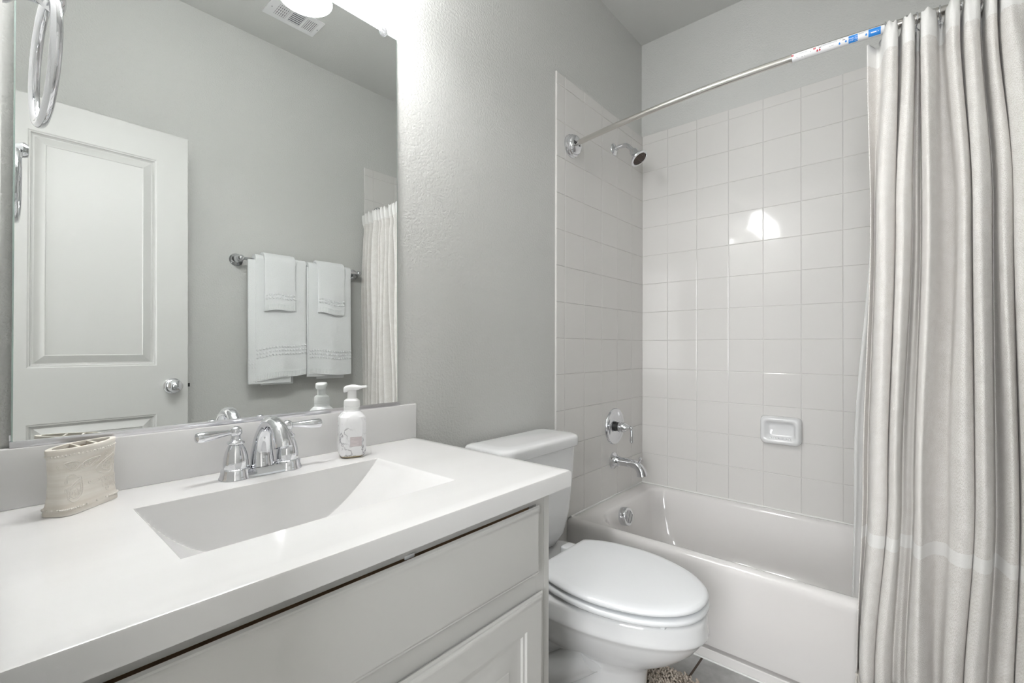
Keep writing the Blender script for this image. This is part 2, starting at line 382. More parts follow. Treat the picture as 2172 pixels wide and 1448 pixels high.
# ------------------------------------------------------------------ bathtub
tub = Thing('bathtub', 'white alcove bathtub set between tiled walls behind the toilet', 'bathtub', (-0.36, -0.75, 0))
RZ = 0.358; OX = -0.722
def tl(x0, x1, y0, y1, r, z): return [(x, y, z) for x, y in rrect(x0, x1, y0, y1, r, 10, 12)]
E = 0.0005
rr4 = lambda a, b: [a, b, b, a]
loops = [tl(OX + 0.0040, -E, -RW + E, -E, 0.003, 0.295), tl(OX + 0.0034, -E, -RW + E, -E, 0.003, 0.318), tl(OX + 0.003, -E, -RW + E, -E, 0.003, 0.332), tl(OX + 0.006, -0.001, -RW + 0.001, -0.001, 0.004, RZ - 0.013), tl(OX + 0.014, -0.003, -RW + 0.003, -0.003, 0.004, RZ - 0.004), tl(OX + 0.026, -0.008, -RW + 0.008, -0.008, 0.006, RZ),
         tl(-0.688, -0.032, -1.425, -0.085, [0.07, 0.17, 0.17, 0.07], RZ - 0.001), tl(-0.680, -0.038, -1.418, -0.093, [0.07, 0.165, 0.165, 0.07], RZ - 0.006), tl(-0.672, -0.045, -1.408, -0.100, [0.07, 0.16, 0.16, 0.07], RZ - 0.018),
         tl(-0.655, -0.058, -1.37, -0.115, [0.075, 0.15, 0.15, 0.075], 0.25), tl(-0.635, -0.075, -1.30, -0.135, [0.08, 0.14, 0.14, 0.08], 0.15), tl(-0.612, -0.095, -1.22, -0.165, [0.09, 0.13, 0.13, 0.09], 0.085), tl(-0.57, -0.135, -1.15, -0.21, 0.09, 0.062), tl(-0.50, -0.20, -1.05, -0.28, 0.08, 0.056)]
tub.part('basin', loft(loops, cap0=False, cap1=True), m_tub, angle=70)
ga = G()
prof = [(OX + 0.0040, 0.297), (OX + 0.0062, 0.20), (OX + 0.006, 0.060), (OX + 0.008, 0.054), (OX + 0.040, 0.052), (OX + 0.040, 0.038), (OX + 0.014, 0.036), (OX + 0.012, 0.033), (OX + 0.012, 0.0008)]
for y in (-RW + 0.0015, -0.0015):
    ga.v += [(x, y, z) for x, z in prof]
n = len(prof); ga.f += [(i, i + 1, n + i + 1, n + i) for i in range(n - 1)]
ga.v += [(-0.66, y, z) for y in (-RW + 0.0015, -0.0015) for z in (0.297, 0.0008)]
ga.f += [(0, n, 2 * n + 2, 2 * n), (n - 1, 2 * n - 1, 2 * n + 3, 2 * n + 1), (2 * n, 2 * n + 1, 2 * n + 3, 2 * n + 2)]
ap = tub.part('apron', ga, m_tub, angle=30)
# overflow plate: slanted slotted cap on the sloping end wall
ov_c = Vector((-0.412, -0.110, 0.305)); ov_a = Vector((-0.05, -0.98, 0.16)).normalized()
a_, b_, c_ = basis(ov_a)
ovp = tub.part('overflow_cover', lathe([(0.038, -0.014), (0.042, -0.008), (0.042, 0.0245), (0.0395, 0.0285), (0.036, 0.029)], ov_c, ov_a, 36), m_chrome)
gs = G()
for k in range(-3, 4):
    s = 0.0092 * k; L = math.sqrt(max(0, 0.0335 ** 2 - s * s)) * 0.86
    d1 = (a_ * 0.42 + b_ * 0.90).normalized(); d2 = d1.cross(c_)
    ctr = ov_c + c_ * 0.0293 + d2 * s
    q = [ctr + d1 * L + d2 * 0.0016, ctr + d1 * L - d2 * 0.0016, ctr - d1 * L - d2 * 0.0016, ctr - d1 * L + d2 * 0.0016]
    gs.add(q + [p - c_ * 0.002 for p in q], [(0, 1, 2, 3), (0, 1, 5, 4), (1, 2, 6, 5), (2, 3, 7, 6), (3, 0, 4, 7)])
tub.part('slots', gs, m_dark, parent=ovp, smooth=False)
tub.part('drain', lathe([(0.032, 0.0), (0.032, 0.003), (0.022, 0.0045), (0.02, 0.002)], (-0.36, -0.34, 0.0565), (0, 0, 1), 28), m_chrome)
solo('trim_2', tube([(OX + 0.02, -0.0105, RZ + 0.0015), (-0.0105, -0.0105, RZ + 0.0015), (-0.0105, -RW + 0.0105, RZ + 0.0015), (OX + 0.02, -RW + 0.0105, RZ + 0.0015)], 0.0042, 8), m_caulk, kind='structure')
solo('trim_3', tube([(OX + 0.008, -RW + 0.012, 0.003), (OX + 0.008, -0.014, 0.003)], 0.0035, 8), m_caulk, kind='structure')

# ------------------------------------------------------------------ tub and shower fittings (on the tiled end wall, plane y = -TT)
FY = -TT
sp = Thing('tub_spout', 'chrome tub spout with diverter knob above the bathtub', 'spout', (-0.326, FY, 0.535))
sp.part('flange', lathe([(0.041, 0.0003), (0.041, 0.005), (0.037, 0.009), (0.030, 0.014), (0.026, 0.024), (0.0235, 0.034)], (-0.326, FY, 0.535), (0, -1, 0), 32), m_chrome)
path = catmull([(-0.326, FY - 0.028, 0.536), (-0.326, -0.075, 0.537), (-0.326, -0.115, 0.535), (-0.326, -0.142, 0.525), (-0.326, -0.157, 0.505), (-0.326, -0.162, 0.484)], 6)
n = len(path); sp.part('spout_body', tube(path, [0.0225 - 0.003 * math.sin(PI * i / (n - 1)) + 0.003 * (i / (n - 1)) ** 2 for i in range(n)], 24), m_chrome)
sp.part('diverter_knob', lathe([(0.005, 0), (0.0045, 0.008), (0.008, 0.011), (0.0045, 0.015), (0.0045, 0.019), (0.0075, 0.023), (0.008, 0.028), (0.004, 0.032)], (-0.326, -0.146, 0.540), (0, -0.25, 1), 18), m_chrome)

va = Thing('shower_valve', 'round chrome shower valve plate with lever above the tub spout', 'shower valve', (-0.317, FY, 0.704))
VC = (-0.317, FY, 0.704)
va.part('escutcheon', lathe([(0.090, 0.0003), (0.090, 0.004), (0.086, 0.009), (0.074, 0.011), (0.070, 0.009), (0.058, 0.012), (0.032, 0.015), (0.03, 0.014)], VC, (0, -1, 0), 56), m_chrome)
va.part('collar', lathe([(0.022, 0.012), (0.022, 0.03)], VC, (0, -1, 0), 28), m_black, label='dark gap collar behind the handle')
hb = va.part('handle_hub', lathe([(0.026, 0.030), (0.029, 0.033), (0.029, 0.038), (0.025, 0.041), (0.026, 0.046), (0.022, 0.060), (0.013, 0.076), (0.008, 0.084), (0.006, 0.088)], VC, (0, -1, 0), 32), m_chrome)
va.part('lever', tube([(-0.317, FY - 0.092, 0.700), (-0.317, FY - 0.093, 0.685), (-0.317, FY - 0.094, 0.665), (-0.317, FY - 0.094, 0.645), (-0.317, FY - 0.094, 0.634), (-0.317, FY - 0.094, 0.631)], [0.0048, 0.0055, 0.0075, 0.009, 0.0085, 0.004], 18).join(sphere((-0.317, FY - 0.092, 0.704), 0.0105)), m_chrome)

sh = Thing('showerhead', 'small chrome shower head on bent arm from tiled wall', 'shower head', (-0.326, FY, 2.087))
sh.part('flange', lathe([(0.030, 0.0003), (0.030, 0.002), (0.027, 0.006), (0.017, 0.010), (0.0125, 0.013)], (-0.326, FY, 2.087), (0, -1, 0), 32), m_chrome)
sh.part('arm', tube(catmull([(-0.326, FY - 0.008, 2.087), (-0.326, -0.04, 2.093), (-0.326, -0.075, 2.090), (-0.326, -0.097, 2.072), (-0.326, -0.112, 2.052)], 7), 0.0105, 20), m_chrome)
hd = Vector((0, -0.60, -0.80)).normalized(); ho = Vector((-0.326, -0.110, 2.055))
sh.part('head', lathe([(0.0125, -0.004), (0.0145, 0.0), (0.0145, 0.004), (0.020, 0.007), (0.021, 0.022), (0.024, 0.034), (0.034, 0.046), (0.043, 0.054), (0.045, 0.058), (0.044, 0.062), (0.035, 0.0635), (0.034, 0.060)], ho, hd, 40), m_chrome)
fc = sh.part('spray_face', lathe([(0.0345, 0.058), (0.033, 0.0615), (0.001, 0.0625)], ho, hd, 36), m_nozzle, label='dark brown spray face')
a1, b1, c1 = basis(hd); gn = G()
for rr, cnt in ((0.007, 6), (0.0135, 12), (0.020, 18), (0.027, 24)):
    for k in range(cnt):
        t = 2 * PI * k / cnt; gn.join(lathe([(0.0011, 0.0), (0.0009, 0.0022), (0.0004, 0.0026)], ho + c1 * 0.0615 + a1 * rr * math.cos(t) + b1 * rr * math.sin(t), hd, 6))
sh.part('nozzles', gn, m_nozzle2, parent=fc)

# soap dish on the long tiled wall (plane x = -TT)
sd = Thing('soap_dish', 'white ceramic soap dish fixed to the long tiled wall', 'soap dish', (-TT, -0.69, 0.722))
def sdl(y0, y1, z0, z1, r, x): return [(x, y, z) for y, z in rrect(y0, y1, z0, z1, r, 6, 6)]
L = [sdl(-0.772, -0.608, 0.664, 0.784, 0.018, -TT - 0.0005), sdl(-0.774, -0.606, 0.662, 0.786, 0.020, -0.016), sdl(-0.771, -0.609, 0.661, 0.783, 0.022, -0.034), sdl(-0.764, -0.616, 0.666, 0.777, 0.022, -0.043), sdl(-0.756, -0.624, 0.676, 0.769, 0.020, -0.044), sdl(-0.750, -0.630, 0.684, 0.762, 0.018, -0.039), sdl(-0.744, -0.636, 0.692, 0.756, 0.016, -0.022), sdl(-0.735, -0.645, 0.699, 0.749, 0.014, -0.017)]
sd.part('body', loft(L), m_porc, angle=75)
gr = G()
for k in range(6): gr.join(lathe([(0.0055, 0), (0.005, 0.003), (0.0025, 0.0055)], (-0.032, -0.727 + 0.0150 * k, 0.6865), (-0.35, 0, 1), 12))
sd.part('drain_bumps', gr, m_porc)

# ------------------------------------------------------------------ shower rod, curtain, liner
def rodc(y):
    s = -y / RW; return Vector((-0.703 - 0.006 * s - 0.083 * math.sin(PI * s) ** 0.9 * (1 - 0.1 * s), y, 1.977))
rod = Thing('curtain_rod', 'chrome curved shower curtain rod across the bathtub', 'curtain rod', (-0.703, FY, 1.977))
ys = [-(FY * -1 + 0.016) - (0.876 - 0.024) * k / 40 for k in range(41)]
ys2 = [-0.868 - (RW - TT - 0.016 - 0.868) * k / 30 for k in range(31)]
rod.part('inner_tube', tube([rodc(y) for y in ys], 0.0110, 24), m_chrome2)
outer = rod.part('outer_tube', tube([rodc(y) for y in ys2], 0.0127, 28), m_chrome2)
for y0, s in ((FY, -1), (-RW + TT, 1)):
    c0 = rodc(y0); c0.y = y0
    fl = rod.part('flange', lathe([(0.050, 0.0003), (0.050, 0.006), (0.0465, 0.010), (0.0465, 0.017), (0.043, 0.020), (0.043, 0.026), (0.038, 0.033), (0.030, 0.037), (0.010, 0.038)], c0, (0, s, 0), 44), m_chrome)
    rod.part('pivot_slot', box(c0.x - 0.030, c0.x + 0.018, min(y0 + s * 0.031, y0 + s * 0.0385), max(y0 + s * 0.031, y0 + s * 0.0385), 1.969, 1.985, 0.002), m_dark, parent=fl)
# printed instruction label wrapped on the outer tube
def rodpt(y, th, r=0.0131):
    c = rodc(y); t = (rodc(y - 0.001) - rodc(y + 0.001)).normalized(); up = Vector((0, 0, 1)); nn = t.cross(up).normalized()
    if nn.x > 0: nn = -nn
    return c + nn * (r * math.cos(th)) + up * (r * math.sin(th))
def rodpatch(y0, y1, t0, t1, r, ny=10, nt=8):
    g = G()
    for i in range(ny + 1):
        for j in range(nt + 1): g.v.append(tuple(rodpt(y0 + (y1 - y0) * i / ny, t0 + (t1 - t0) * j / nt, r)))
    g.f = [(i * (nt + 1) + j, i * (nt + 1) + j + 1, (i + 1) * (nt + 1) + j + 1, (i + 1) * (nt + 1) + j) for i in range(ny) for j in range(nt)]
    return g
TC = -0.55        # label centre angle (turned a little downward)
lab = rod.part('paper_label', rodpatch(-0.872, -1.105, TC - 1.25, TC + 1.0, 0.01295, 24, 12), m_label, parent=outer, label='white printed instruction label')
def onrod(y, v, r=0.01325): return rodpt(y, TC + v / 0.0131, r)
def chip(y0, y1, v0, v1, m, nm): rod.part(nm, rodpatch(y0, y1, TC + v0 / 0.0131, TC + v1 / 0.0131, 0.01312, 6, 6), m, parent=outer)
chip(-1.011, -1.032, -0.0095, 0.0105, m_blue, 'step_box'); chip(-1.056, -1.083, -0.0095, 0.0115, m_blue, 'arrow_box')
chip(-0.8715, -0.8765, 0.005, 0.0105, m_red, 'number_box'); chip(-0.927, -0.9325, 0.005, 0.0105, m_red, 'number_box')
def rtext(s, size, yc, vc, m=m_label, nm='lettering'):
    rod.part(nm, text_geo(s, size, lambda u, v: onrod(yc - u, vc + v)), m, parent=outer, smooth=False)
rtext('FINAL', 0.0046, -1.0175, 0.0028); rtext('STEP', 0.0046, -1.0175, -0.0026); rtext('5', 0.0072, -1.0283, 0.0003)
rtext('3', 0.0052, -0.874, 0.0078); rtext('4', 0.0052, -0.9298, 0.0078)
ga = G(); f = lambda u, v: tuple(onrod(-1.0695 - u, 0.0012 + v))
ga.v = [f(-0.0085, -0.0015), f(0.004, -0.0015), f(0.004, 0.0015), f(-0.0085, 0.0015), f(0.0032, -0.0044), f(0.0095, 0.0), f(0.0032, 0.0044)]; ga.f = [(0, 1, 2, 3), (4, 5, 6)]
rod.part('arrow', ga, m_label, parent=outer, smooth=False)
gb = G()          # outline of the boxed 5
for (u0, u1, v0, v1) in ((-0.0032, 0.0032, 0.0056, 0.0061), (-0.0032, 0.0032, -0.0056, -0.0051), (-0.0032, -0.0028, -0.0056, 0.0061), (0.0028, 0.0032, -0.0056, 0.0061)):
    gb.join(rodpatch(-1.0283 - u0, -1.0283 - u1, TC + v0 / 0.0131, TC + v1 / 0.0131, 0.01322, 2, 2))
rod.part('box_outline', gb, m_label, parent=outer)
for (y0, y1, v) in ((-0.890, -0.912, 0.0068), (-0.938, -1.000, 0.0092), (-0.943, -0.985, 0.0072), (-1.034, -1.054, 0.0092), (-1.034, -1.046, 0.0072), (-0.965, -0.977, 0.0)):
    y = y0; gp = G()
    while y > y1:
        w2 = random.uniform(0.001, 0.003); gp.join(rodpatch(y, max(y - w2, y1), TC + v / 0.0131, TC + (v + 0.0008) / 0.0131, 0.0132, 1, 1)); y -= w2 + 0.0008
    rod.part('small_print', gp, m_ink, parent=outer, smooth=False)
for (y, v) in ((-0.884, -0.001), (-0.897, -0.004), (-0.904, -0.004), (-0.919, 0.002)): rod.part('print_mark', rodpatch(y, y - 0.002, TC + v / 0.0131, TC + (v + 0.0014) / 0.0131, 0.0132, 1, 1), m_ink, parent=outer)
for y0, y1 in ((-0.940, -0.946), (-0.997, -1.003)): rod.part('print_mark', rodpatch(y0, y1, TC + 0.0047 / 0.0131, TC + 0.0064 / 0.0131, 0.0132, 1, 1), m_ink, parent=outer)
for mm, y, v in ((m_red, -0.9365, -0.0005), (m_red, -0.9425, 0.0), (m_blue, -0.990, -0.001), (m_blue, -1.005, 0.0), (m_blue, -1.051, 0.0005)):
    ctr = [onrod(y - 0.0023 * math.cos(2 * PI * k / 10) * (0.6 if 1 <= k <= 4 else 1), v + 0.0028 * math.sin(2 * PI * k / 10) * (1.35 if 1 <= k <= 4 else 1)) for k in range(10)]
    g_ = G(); g_.add([tuple(c) for c in ctr], [tuple(range(10))]); rod.part('drop_mark', g_, mm, parent=outer, smooth=False)

# pleat control points: depth x and the y of each fold at four heights
FX = [-0.782, -0.752, -0.825, -0.845, -0.822, -0.768, -0.825, -0.85, -0.825, -0.768, -0.782, -0.77, -0.825, -0.85, -0.82, -0.775, -0.772, -0.82, -0.846, -0.825, -0.78, -0.835, -0.858, -0.83, -0.768, -0.822, -0.846, -0.828, -0.79, -0.838, -0.862, -0.862]
FTOP = [-1.054, -1.079, -1.095, -1.109, -1.12, -1.121, -1.133, -1.144, -1.153, -1.156, -1.161, -1.166, -1.168, -1.179, -1.193, -1.202, -1.211, -1.217, -1.226, -1.238, -1.242, -1.249, -1.259, -1.272, -1.281, -1.286, -1.292, -1.301, -1.308, -1.31, -1.32, -1.335]
FMID = [-1.061, -1.070, -1.079, -1.096, -1.114, -1.113, -1.119, -1.132, -1.146, -1.149, -1.158, -1.167, -1.171, -1.181, -1.193, -1.209, -1.232, -1.238, -1.247, -1.258, -1.263, -1.262, -1.274, -1.291, -1.3, -1.307, -1.314, -1.327, -1.331, -1.33, -1.34, -1.353]
FLOW = [-1.043, -1.053, -1.064, -1.08, -1.096, -1.095, -1.1, -1.112, -1.122, -1.126, -1.138, -1.151, -1.155, -1.165, -1.175, -1.194, -1.216, -1.223, -1.24, -1.26, -1.266, -1.265, -1.277, -1.292, -1.304, -1.316, -1.324, -1.335, -1.34, -1.34, -1.349, -1.363]
FBOT = [-1.028, -1.031, -1.04, -1.055, -1.068, -1.066, -1.073, -1.087, -1.101, -1.106, -1.12, -1.133, -1.138, -1.155, -1.175, -1.188, -1.202, -1.207, -1.22, -1.238, -1.243, -1.244, -1.256, -1.273, -1.286, -1.3, -1.31, -1.322, -1.329, -1.328, -1.34, -1.354]
extra = [(-0.84, 0.014), (-0.772, 0.010), (-0.79, 0.010), (-0.855, 0.012), (-0.835, 0.014), (-0.768, 0.008), (-0.80, 0.01), (-0.85, 0.014), (-0.815, 0.014), (-0.77, 0.008), (-0.81, 0.012), (-0.84, 0.012)]
for x, dy in extra:
    FX.append(x)
    for L_ in (FTOP, FMID, FLOW, FBOT): L_.append(L_[-1] - dy)
ZTOP, ZBOT = 1.948, 0.185
LV = [(1.90, FTOP), (1.45, FMID), (0.72, FLOW), (0.20, FBOT)]
def fold_at(z):
    if z >= LV[0][0]: return FTOP
    for (za, A), (zb, B) in zip(LV[:-1], LV[1:]):
        if z >= zb:
            t = (za - z) / (za - zb); t = t * t * (3 - 2 * t); return [a + (b - a) * t for a, b in zip(A, B)]
    return FBOT
def curtain_sheet(x_of, nz=64, sub=6, ztop=ZTOP, zbot=ZBOT, gather=True):
    g = G(); rows = []
    for i in range(nz + 1):
        z = ztop + (zbot - ztop) * i / nz; ysr = fold_at(z); pts = []
        for k, (x, y) in enumerate(zip(FX, ysr)): pts.append((x_of(x, k, z), y, 0))
        rows.append((z, catmull(pts, sub)))
    n = len(rows[0][1]); uvs = []
    ref = rows[nz // 3][1]; arc = [0.0]
    for a, b in zip(ref[:-1], ref[1:]): arc.append(arc[-1] + math.dist(a, b))
    for z, pr in rows:
        for k, (x, y, _) in enumerate(pr):
            tf = max(0.0, (z - 1.86) / 0.09)
            zz = z - 0.010 * tf * max(0.0, min(1.0, (x + 0.84) / 0.07)) + 0.004 * tf * math.sin(k * 0.9)
            g.v.append((x, y, zz)); uvs.append((arc[k], z))
    g.f = [(i * n + k, i * n + k + 1, (i + 1) * n + k + 1, (i + 1) * n + k) for i in range(nz) for k in range(n - 1)]
    return g, uvs, n
def xo(x, k, z):
    # folds flatten a little toward the bottom, pinch just below the header
    s = 0.86
    if z > 1.80: s = 0.86 + 0.14 * min(1, (z - 1.80) / 0.08) - 0.28 * math.exp(-((z - 1.855) / 0.035) ** 2) * (1 if k % 3 else 0.3)
    mid = -0.803
    wob = 0.006 * math.sin(z * 5.0 + k * 1.7) * min(1, (1.95 - z) / 0.3)
    if k < 2: return x
    if z > 1.86:      # the stiff header holds boxier folds
        h = min(1, (z - 1.86) / 0.03); d = x - mid; q = math.copysign(0.042 * min(1, abs(d) / 0.042) ** 0.45, d); x = mid + d + (q - d) * h * 0.85
    return mid + (x - mid) * s + wob
cur = Thing('shower_curtain', 'woven linen shower curtain with white bands bunched on the rod', 'shower curtain', (-0.80, -1.25, ZBOT))
g, uvs, ncol = curtain_sheet(xo)
co = cur.part('cloth', g, m_cloth, angle=180)
uvl = co.data.uv_layers.new(name='UVMap')
for lp in co.data.loops: uvl.data[lp.index].uv = uvs[lp.vertex_index]
sol = co.modifiers.new('thickness', 'SOLIDIFY'); sol.thickness = 0.0018; sol.offset = 0
# hem roll and fringe
bot = g.v[-ncol:]
cur.part('hem', tube([(x, y, z - 0.001) for x, y, z in bot], 0.0035, 8), m_fringe)
gf = G()
for k in range(0, ncol - 1):
    for q in range(3):
        t = (q + random.random()) / 3; x = bot[k][0] + (bot[k + 1][0] - bot[k][0]) * t; y = bot[k][1] + (bot[k + 1][1] - bot[k][1]) * t; z = bot[k][2]
        dx, dy = random.uniform(-0.006, 0.006), random.uniform(-0.006, 0.006)
        gf.join(tube([(x, y, z - 0.002), (x + dx * 0.4, y + dy * 0.4, z - 0.03), (x + dx, y + dy, z - random.uniform(0.055, 0.07))], [0.0016, 0.0014, 0.0008], 4))
cur.part('fringe', gf, m_fringe)
# liner inside the tub
def xl(x, k, z):
    t = (1.94 - z) / 1.5; return -0.734 + 0.108 * max(0, min(1, t)) ** 0.9 - (x + 0.80) * 0.09
FTOP_, FMID_, FLOW_, FBOT_ = FTOP, FMID, FLOW, FBOT
def shift(L_, d): return [y + d * (1 - k / 36) if k < 36 else y for k, y in enumerate(L_)]
LV = [(1.90, shift(FTOP_, -0.014)), (1.45, shift(FMID_, -0.004)), (0.72, shift(FLOW_, 0.030)), (0.20, shift(FBOT_, 0.030))]
FTOP = LV[0][1]; FBOT = LV[3][1]
gl, ul, nl = curtain_sheet(xl, 40, 4, 1.945, 0.255)
for i, (x, y, z) in enumerate(gl.v):
    kq = 1 - 0.48 * max(0, min(1, (1.9 - z) / 1.3)); gl.v[i] = (x, -1.01 + (y + 1.01) * kq, z)
ln_o = solo('shower_liner', gl, m_liner, 'frosted translucent liner hanging inside the tub behind the linen curtain', 'shower liner', base=(-0.66, -1.20, 0.255), angle=180)
s2 = ln_o.modifiers.new('thickness', 'SOLIDIFY'); s2.thickness = 0.0006; s2.offset = 0
# hooks with clear beads
hookys = [-1.094, -1.137, -1.157, -1.186, -1.206, -1.231, -1.252, -1.279, -1.299, -1.335, -1.38, -1.42]
ring0 = None
ordn = ['first', 'second', 'third', 'fourth', 'fifth', 'sixth', 'seventh', 'eighth', 'ninth', 'tenth', 'eleventh', 'twelfth']
for i, y in enumerate(hookys):
    c = rodc(y)
    if ring0 is None:
        t = Thing('curtain_hook', '', 'curtain hook', tuple(c))
        pts = [(c.x + 0.0185 * math.cos(a), c.y, c.z - 0.0035 + 0.0185 * math.sin(a)) for a in [2 * PI * k / 26 for k in range(26)]]
        t.part('ring', tube(pts, 0.0017, 8, closed=True), m_chrome)
        gbead = sphere((c.x, c.y + 0.003, c.z - 0.037), 0.012, 14)
        for k in range(8):
            a = 2 * PI * k / 8; gbead.join(sphere((c.x + 0.011 * math.cos(a), c.y + 0.003, c.z - 0.037 + 0.011 * math.sin(a)), 0.005, 8))
        t.part('bead', gbead, m_clear, label='clear faceted bead')
        ring0 = t.o; o = ring0
    else:
        o = copy_tree(ring0); o.location = c; o.rotation_euler.z = random.uniform(-0.3, 0.3)
    o['group'] = 'beaded chrome hooks along the curtain rod'
    o['label'] = 'chrome curtain hook with clear bead, %s along the rod from the label end' % ordn[i]

# ------------------------------------------------------------------ toilet
TCX = -1.13
toi = Thing('toilet', 'white two-piece toilet with closed lid between vanity and bathtub', 'toilet', (TCX, -0.40, 0))
HW = [(-0.266, 0.126), (-0.275, 0.136), (-0.30, 0.152), (-0.34, 0.168), (-0.39, 0.180), (-0.44, 0.185), (-0.49, 0.1845), (-0.54, 0.177), (-0.59, 0.163), (-0.635, 0.143), (-0.67, 0.119), (-0.70, 0.089), (-0.718, 0.059), (-0.727, 0.030), (-0.730, 0.0)]
HW = catmull([(a, b, 0) for a, b in HW], 4)
def egg(dw, df, db, z, cx=TCX):
    """outline grown by dw sideways, df at the front, db at the back"""
    pts = []
    y0, y1 = HW[0][0], HW[-1][0]
    def tr(y): t = (y - y0) / (y1 - y0); return (y0 + db) + ((y1 - df) - (y0 + db)) * t
    half = [((b + dw * min(1, b / 0.06)), tr(a)) for a, b, _ in HW]
    right = [(cx + b, y, z) for b, y in half]; left = [(cx - b, y, z) for b, y in reversed(half[:-1])]
    back = [(cx - half[0][0] + 2 * half[0][0] * k / 8, half[0][1], z) for k in range(1, 8)]
    return right + left + back
LZ = 0.430
toi.part('lid', loft([egg(-0.012, -0.012, -0.006, LZ - 0.0190), egg(-0.003, -0.003, -0.002, LZ - 0.0180), egg(0.0, 0, 0, LZ - 0.0148), egg(0.001, 0.001, 0, LZ - 0.010), egg(-0.002, -0.002, -0.002, LZ - 0.005), egg(-0.010, -0.010, -0.008, LZ - 0.001), egg(-0.024, -0.024, -0.02, LZ + 0.0005), [(TCX + (x - TCX) * 0.55, -0.49 + (y + 0.49) * 0.55, LZ + 0.0022) for x, y, z in egg(-0.024, -0.024, -0.02, 0)]]), m_seat, angle=60)
st = toi.part('seat', loft([egg(-0.012, -0.012, 0.0, LZ - 0.0445), egg(-0.002, -0.002, 0.004, LZ - 0.0435), egg(0.002, 0.002, 0.004, LZ - 0.0395), egg(0.002, 0.002, 0.004, LZ - 0.0315), egg(-0.002, -0.002, 0.0, LZ - 0.0275), egg(-0.011, -0.011, 0.0, LZ - 0.0260)]), m_seat, angle=60)
for yb, xs in ((-0.66, 0.10), (-0.66, -0.10)): toi.part('bumper', box(TCX + xs - 0.012, TCX + xs + 0.012, yb - 0.006, yb + 0.006, LZ - 0.0540, LZ - 0.0435, 0.0015), m_seat, parent=st)
for s in (-1, 1): toi.part('seat_hinge', box(TCX + s * 0.075 - 0.025, TCX + s * 0.075 + 0.025, -0.270, -0.222, LZ - 0.050, LZ - 0.014, 0.008, 3), m_seat)
RMZ = LZ - 0.0535
def bowl(z, hw, yf, yb, k=1.0):
    """oval section: half-width, front y, back y; k = fullness of back"""
    yc = yb + (yf - yb) * 0.42; pts = []
    for i in range(48):
        t = 2 * PI * i / 48; c, s = math.cos(t), math.sin(t)
        ex = 2.0 if s < 0 else 2.0 + 2.0 * k
        rr = (abs(c) ** ex + abs(s) ** ex) ** (-1 / ex)
        x = TCX + hw * rr * c; y = yc + (yc - yf) * rr * s if s < 0 else yc + (yb - yc) * rr * s
        pts.append((x, y, z))
    return pts
bl = [bowl(0.0006, 0.118, -0.565, -0.16, 1), bowl(0.018, 0.118, -0.567, -0.16, 1), bowl(0.030, 0.112, -0.560, -0.165, 1), bowl(0.08, 0.109, -0.558, -0.18, 0.9), bowl(0.14, 0.106, -0.560, -0.19, 0.8), bowl(0.170, 0.107, -0.566, -0.19, 0.8),
      bowl(0.190, 0.108, -0.580, -0.17, 0.7), bowl(0.215, 0.130, -0.620, -0.15, 0.7), bowl(0.245, 0.155, -0.665, -0.12, 0.8), bowl(0.280, 0.174, -0.702, -0.10, 0.9), bowl(0.305, 0.1815, -0.720, -0.085, 1), bowl(0.317, 0.1855, -0.7275, -0.078, 1), bowl(0.322, 0.1895, -0.7335, -0.074, 1), bowl(0.327, 0.191, -0.7355, -0.072, 1), bowl(0.335, 0.190, -0.735, -0.070, 1),
      bowl(0.362, 0.187, -0.732, -0.066, 1), bowl(RMZ - 0.006, 0.186, -0.731, -0.066, 1), bowl(RMZ - 0.001, 0.182, -0.727, -0.068, 1), bowl(RMZ, 0.174, -0.718, -0.075, 1)]
bw = toi.part('bowl', loft(bl), m_porc, angle=75)
for s in (-1, 1):
    tp = catmull([(TCX + s * 0.098, -0.44, 0.215), (TCX + s * 0.108, -0.36, 0.150), (TCX + s * 0.112, -0.30, 0.115), (TCX + s * 0.112, -0.25, 0.14), (TCX + s * 0.108, -0.21, 0.20), (TCX + s * 0.10, -0.16, 0.21), (TCX + s * 0.095, -0.12, 0.10)], 6)
    toi.part('trapway', tube(tp, 0.046, 20), m_porc, parent=bw)
    toi.part('bolt_cap', lathe([(0.017, 0.0), (0.017, 0.008), (0.013, 0.018), (0.004, 0.022)], (TCX + s * 0.125, -0.34, 0.018), (0, 0, 1), 20), m_porc)
toi.part('foot', loft([[(x, y, z) for x, y in rrect(TCX - 0.155 + i, TCX + 0.155 - i, -0.50 + i, -0.13 - i, 0.06, 6, 6)] for z, i in ((0.0006, 0), (0.016, 0.001), (0.022, 0.006), (0.025, 0.016))]), m_porc, parent=bw, angle=60)
def tk(hw, yf, yb, rf, rb, z): return [(x, y, z) for x, y in rrect(TCX - hw, TCX + hw, yf, yb, [rb, rb, rf, rf], 8, 6)]
toi.part('tank', loft([tk(0.120, -0.150, -0.05, 0.04, 0.02, RMZ + 0.002), tk(0.145, -0.165, -0.04, 0.05, 0.02, RMZ + 0.012), tk(0.170, -0.183, -0.032, 0.055, 0.02, RMZ + 0.05), tk(0.186, -0.192, -0.028, 0.055, 0.02, RMZ + 0.12), tk(0.196, -0.196, -0.026, 0.05, 0.02, 0.60), tk(0.203, -0.199, -0.025, 0.045, 0.02, 0.725), tk(0.203, -0.199, -0.025, 0.045, 0.02, 0.737)]), m_porc, angle=60)
